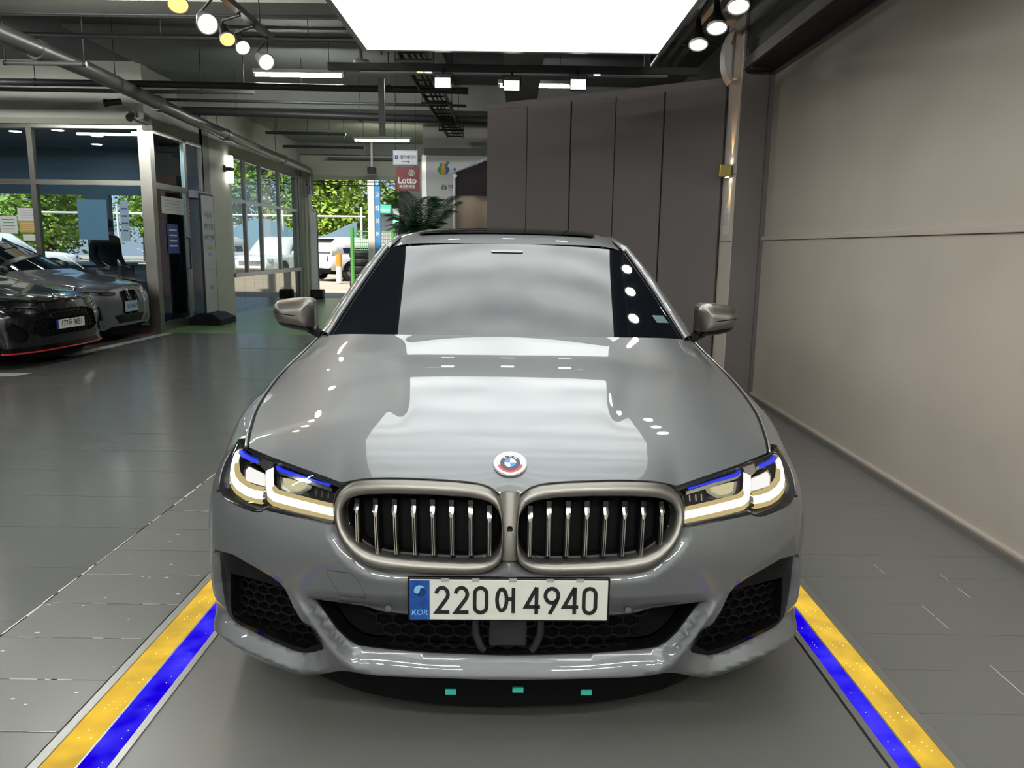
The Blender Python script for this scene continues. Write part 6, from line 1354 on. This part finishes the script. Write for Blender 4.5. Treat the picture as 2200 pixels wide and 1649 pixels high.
# ------------------------------------------------------------------ outside the exit
def suv(lab, loc, rz, group=None):
    """white sport utility car; rear at y = 0 facing -y, nose to +y"""
    t = thing('parked_suv', lab, 'car', loc, rz, group)
    st = [(0.0, .86, .50, .98), (.10, .91, .40, 1.02), (.8, .94, .36, 1.04), (2.4, .945, .34, 1.02), (3.4, .94, .36, 1.0), (4.1, .92, .38, .97), (4.55, .84, .42, .90), (4.75, .62, .48, .80)]
    def ring(y, w, z0, z1): return [Vector((x * w, y, z0 + (z1 - z0) * h)) for x, h in ((-.86, 0), (-.97, .12), (-1, .45), (-.985, .75), (-.93, .97), (-.80, 1.0), (.80, 1.0), (.93, .97), (.985, .75), (1, .45), (.97, .12), (.86, 0))]
    mb = MB(); mb.loft([ring(*a) for a in st], True, True, True); mb.build('body', 'white_car', t)
    gh = [(.03, .84, 1.0, 1.02), (.18, .80, 1.0, 1.40), (.40, .70, 1.0, 1.64), (.9, .68, 1.0, 1.70), (1.9, .68, 1.0, 1.70), (2.6, .66, 1.0, 1.62), (3.35, .74, .98, 1.02)]
    mb = MB(); mb.loft([[Vector((x * (.86 if h < .5 else w), y, z0 if h < .5 else (z1 if abs(x) < .9 else z1 - .05))) for x, h in ((-1, 0), (-1, 1), (-.8, 1), (.8, 1), (1, 1), (1, 0))] for y, w, z0, z1 in gh], True, True, True); mb.build('cabin', 'white_car', t)
    mb = MB(); mb.add([Vector(p) for p in ((-.74, .04, 1.06), (.74, .04, 1.06), (.66, .28, 1.50), (-.66, .28, 1.50))], [(0, 1, 2, 3)]); rwn = mb.build('rear_window', 'side_glass', t); mb = MB(); mb.box((0, .30, 1.60), (1.28, .30, .04), bev=.01); mb.build('roof_spoiler', 'gloss_black', t)
    for s_ in (-1, 1):
        for y0, y1 in ((.52, 1.25), (1.32, 2.1), (2.16, 2.95)):
            zt = lambda y: 1.58 if y < 2.2 else 1.58 - .62 * (y - 2.2) / 1.0
            xx = lambda z: .885 - .24 * (z - 1.0) / .66
            p = [(y0 + (.18 if y0 < .6 else 0), 1.07), (y1, 1.05), (y1, max(zt(y1), 1.10)), (y0 + (.12 if y0 < .6 else 0), zt(y0))]
            mb = MB(); mb.add([Vector((s_ * xx(z), y, z)) for y, z in p], [(0, 1, 2, 3) if s_ > 0 else (3, 2, 1, 0)]); mb.build('side_window', 'side_glass', t)
        for k in (0, 1): mb = MB(); mb.box((s_ * (.66 + .12 * k), .015 + .02 * k, .86), (.075, .06, .20), bev=.008); mb.build('tail_lamp', 'tail_red', t)
        mb = MB(); mb.box((s_ * .55, -.005, .46), (.34, .05, .07), bev=.02); mb.build('exhaust_trim', 'slat_chrome', t)
        mb = MB(); mb.box((s_ * .70, 4.66, .78), (.34, .10, .12), bev=.02); mb.build('headlamp', 'lamp_chrome', t)
        mb = MB(); mb.box((s_ * 1.0, 3.05, 1.06), (.18, .10, .14), bev=.03); mb.build('door_mirror', 'white_car', t)
        for y in (.95, 3.85):
            mb = MB(); mb.lathe([(.20, -.11), (.34, -.12), (.365, -.09), (.365, .09), (.34, .12), (.20, .11)], (s_ * .82, y, .365), 28, M=Matrix.Rotation(R(90), 4, 'Y')); w_ = mb.build('tire', 'rubber', t); mb = MB(); mb.cyl((s_ * .80, y, .365), (s_ * .935, y, .365), .21, 20); [mb.cyl((s_ * .94, y, .365), (s_ * .945, y + .2 * math.cos(q), .365 + .2 * math.sin(q)), .02, 5) for q in np.linspace(0, 2 * math.pi, 6)[:-1]]; mb.build('wheel_rim', 'rim_alloy', w_)
            mb = MB(); ar = [(y + .42 * math.cos(q), .36 + .42 * math.sin(q)) for q in np.linspace(0, math.pi, 14)]; mb.add([Vector((s_ * .948, a, b)) for a, b in ar], [tuple(range(14)) if s_ > 0 else tuple(range(14))[::-1]]); mb.build('wheel_arch', 'matte_black', t)
    mb = MB(); mb.box((0, .0, .40), (1.60, .10, .14), bev=.02); mb.build('rear_skid', 'dark_plastic', t); mb = MB(); mb.box((-.05, -.015, .80), (.44, .02, .12), bev=.004); mb.build('number_plate', 'plate_white', t); mb = MB(); mb.box((0, 4.70, .66), (1.0, .10, .22), bev=.02); mb.build('front_grille', 'gloss_black', t)
    mb = MB(); mb.box((0, 2.4, .36), (1.5, 4.2, .2)); mb.build('underbody', 'matte_black', t)
    return t
suv('white parked car seen from behind through the exit opening, red tail lamps', (-7.75, 28.6, 0), R(-34))
suv('white parked car behind the first window bay, nose towards the glass', (-12.5, 33.0, 0), R(168)); suv('white parked car beyond the steel framed windows, second in the yard', (-9.35, 32.2, 0), R(173)); suv('white parked car deep in the yard by the blue tarpaulin', (-21.0, 26.0, 0), R(-60))
ts = 0
for k in range(5):
    t = thing('tire', ('lowest', 'second', 'middle', 'fourth', 'topmost')[k] + ' worn tyre in the stack outside the exit', 'tyre', (-5.05 + .02 * (k % 2), 23.7, .12 + .242 * k)); mb = MB(); mb.lathe([(.20, -.10), (.30, -.118), (.34, -.09), (.352, 0), (.34, .09), (.30, .118), (.20, .10), (.19, 0), (.20, -.10)], (0, 0, 0), 28); mb.build('tyre_carcass', 'rubber', t); mb = MB(); [mb.lathe([(.3525, z - .006), (.356, z), (.3525, z + .006)], (0, 0, 0), 28) for z in (-.05, 0, .05)]; mb.build('tyre_tread', 'dark_plastic', t)
bo_ = thing('bollard', 'orange and white striped bollard post in front of the white car', 'bollard', (-6.45, 26.8, 0)); mb = MB(); mb.cyl((0, 0, 0), (0, 0, 1.05), .11, 14); mb.build('post', 'post_white', bo_); mb = MB(); mb.cyl((0, 0, .62), (0, 0, 1.06), .114, 14); mb.build('orange_band', 'orange', bo_)
bp2 = thing('sign_post', 'white post with tall blue banner sign just outside the exit', 'sign', (-3.95, 20.3, 0)); mb = MB(); mb.box((-.08, 0, 1.9), (.19, .14, 3.8), bev=.01); mb.build('post', 'post_white', bp2); mb = MB(); mb.box((.09, -.02, 2.15), (.16, .05, 2.7), bev=.005); mb.build('banner_face', 'banner_blue', bp2)
for k, ch_ in enumerate('중고타이어'): text('banner_print', ch_, .17, 'white_plain', Matrix.Translation((.09, -.048, 3.12 - .36 * k)) @ FX, bp2, ext=.001, squeeze=.75, bold=.003)
gf = thing('mesh_fence', 'bright green wire mesh fence with round posts outside the exit', 'fence', (-5.07, 22.6, 0))
for x in (0, 1.3): mb = MB(); mb.cyl((x, 0, 0), (x, 0, 1.92), .06, 12); mb.build('fence_post', 'fence_green', gf)
mb = MB(); [mb.cyl((0, 0, z), (1.3, 0, z), .012, 5) for z in np.arange(1.25, 1.9, .11)]; [mb.cyl((x, 0, 1.22), (x, 0, 1.86), .009, 4) for x in np.arange(.08, 1.3, .06)]; mb.build('fence_mesh', 'fence_green', gf)
bt_ = thing('booth', 'grey site booth with two green awnings in the yard', 'booth', (-5.3, 34.5, 0)); mb = MB(); mb.box((0, .9, 1.55), (1.9, 1.8, 3.1)); mb.build('booth_wall', 'booth_grey', bt_); [mb for mb in ()]
for k in range(12): mb = MB(); mb.box((-.90 + .16 * k, -.01, 1.55), (.05, .03, 3.0)); mb.build('wall_rib', 'booth_grey', bt_)
for (x, z, w_) in ((-.75, 2.85, .75), (.25, 2.35, 1.0)):
    mb = MB(); pr_ = [(-.55 * math.sin(R(a)), .40 * math.cos(R(a))) for a in range(0, 91, 15)]; mb.loft([[Vector((x + s_ * w_ / 2, a, z + b)) for a, b in pr_] for s_ in (-1, 1)], False, False, True); mb.add([Vector((x - w_ / 2, a, z + b)) for a, b in pr_] + [Vector((x - w_ / 2, 0, z))], [tuple(range(8))]); mb.add([Vector((x + w_ / 2, a, z + b)) for a, b in pr_] + [Vector((x + w_ / 2, 0, z))], [tuple(range(8))]); mb.build('awning', 'awning_green', bt_)
mb = MB(); mb.box((.25, -.03, 1.85), (.85, .04, .8)); bw = mb.build('booth_window', 'side_glass', bt_); mb = MB(); [mb.cyl((-.12 + .12 * k, -.08, 1.45), (-.12 + .12 * k, -.08, 2.25), .014, 5) for k in range(7)]; mb.build('window_bars', 'post_white', bw)
tp_ = thing('tarpaulin', 'blue tarpaulin slung along the fence under the trees', 'tarpaulin', (-11.2, 36.0, 0)); P = []
for i in range(7):
    v = i / 6; P.append([Vector((-3.6 + 7.2 * u, .15 * math.sin(u * 12) + .1 * v, .3 + v * (1.5 + .8 * math.sin(u * 4.4) ** 2))) for u in np.linspace(0, 1, 50)])
grid_obj('tarp_sheet', P, 'tarp_blue', tp_); mb = MB(); mb.cyl((-12, .1, 2.75), (4, .1, 2.75), .05, 8); mb.build('tarp_rail', 'post_white', tp_); [None for _ in ()]
for x in (-12, -8, -4, 0, 3.8): mb = MB(); mb.cyl((x, .1, 0), (x, .1, 3.2), .06, 8); mb.build('tarp_post', 'post_white', tp_)
lb2 = thing('light_banner', 'narrow white roll banner on a black foot at the exit jamb', 'banner', (-5.12, 18.15, 0)); mb = MB(); mb.box((0, 0, 1.15), (.16, .04, 2.1)); mb.build('banner_sheet', 'white_plain', lb2); mb = MB(); mb.box((.05, 0, .12), (.32, .30, .24), bev=.03); mb.build('banner_foot', 'dark_plastic', lb2); mb = MB(); mb.box((.09, 0, 1.15), (.015, .05, 2.15)); mb.build('banner_frame', 'black_metal', lb2)
def tree(lab, x, y, h, r, seed, mat, n=1500):
    t = thing('tree', lab, 'tree', (x, y, 0), group='trees behind the yard'); rr_ = random.Random(seed)
    mb = MB(); mb.tube([(0, 0, 0), (.1, .05, h * .3), (-.05, 0, h * .6), (.05, .05, h * .85)], [.22, .18, .12, .04], 8)
    cl = []
    for k in range(20):
        a = rr_.uniform(0, 6.28); z = rr_.uniform(.18, .95) * h; q = r * rr_.uniform(.3, 1) * math.sin(math.pi * min(z / h, .97)) ** .5; c_ = Vector((q * math.cos(a), q * math.sin(a), z)); cl.append((c_, rr_.uniform(.45, .8) * r)); mb.tube([(0, 0, z * .7), c_ * .6 + Vector((0, 0, z * .38)), c_], [.07, .05, .02], 5)
    mb.build('trunk', 'bark', t)
    mb = MB()
    for k in range(n):
        c_, q = rr_.choice(cl); d = Vector((rr_.gauss(0, 1), rr_.gauss(0, 1), rr_.gauss(0, 1))).normalized(); p = c_ + d * q * (.5 + .5 * rr_.random()); p.x = max(min(p.x, 3.6), -3.6); p.y = max(min(p.y, 3.6), -3.6); s_ = rr_.uniform(.10, .24)
        u = Vector((rr_.gauss(0, 1), rr_.gauss(0, 1), rr_.gauss(0, .5))).normalized(); w_ = u.cross(d if abs(u.dot(d)) < .95 else Vector((0, 0, 1))).normalized()
        mb.add([p - u * s_, p + w_ * s_ * .5, p + u * s_, p - w_ * s_ * .5], [(0, 1, 2, 3)])
    o = mb.build('crown', mat, t); o['kind'] = 'stuff'
rt_ = random.Random(3)
for r_, (yy, lab, hh, mt, nn) in enumerate(((40.5, 'bright green leafy tree in the front row behind the tarpaulin', 8.5, 'leaf_bright', 7000), (48.5, 'mid green leafy tree in the second row behind the yard', 10.5, 'leaf_dark', 5000), (57.0, 'tall dark tree in the last row behind the yard', 13.0, 'leaf_dark', 3500))):
    for k in range(7):
        tree(lab, -48 + 7.6 * k + 2.5 * r_, yy, hh + rt_.uniform(-.6, .6), 2.75, 10 * r_ + k, mt, nn)
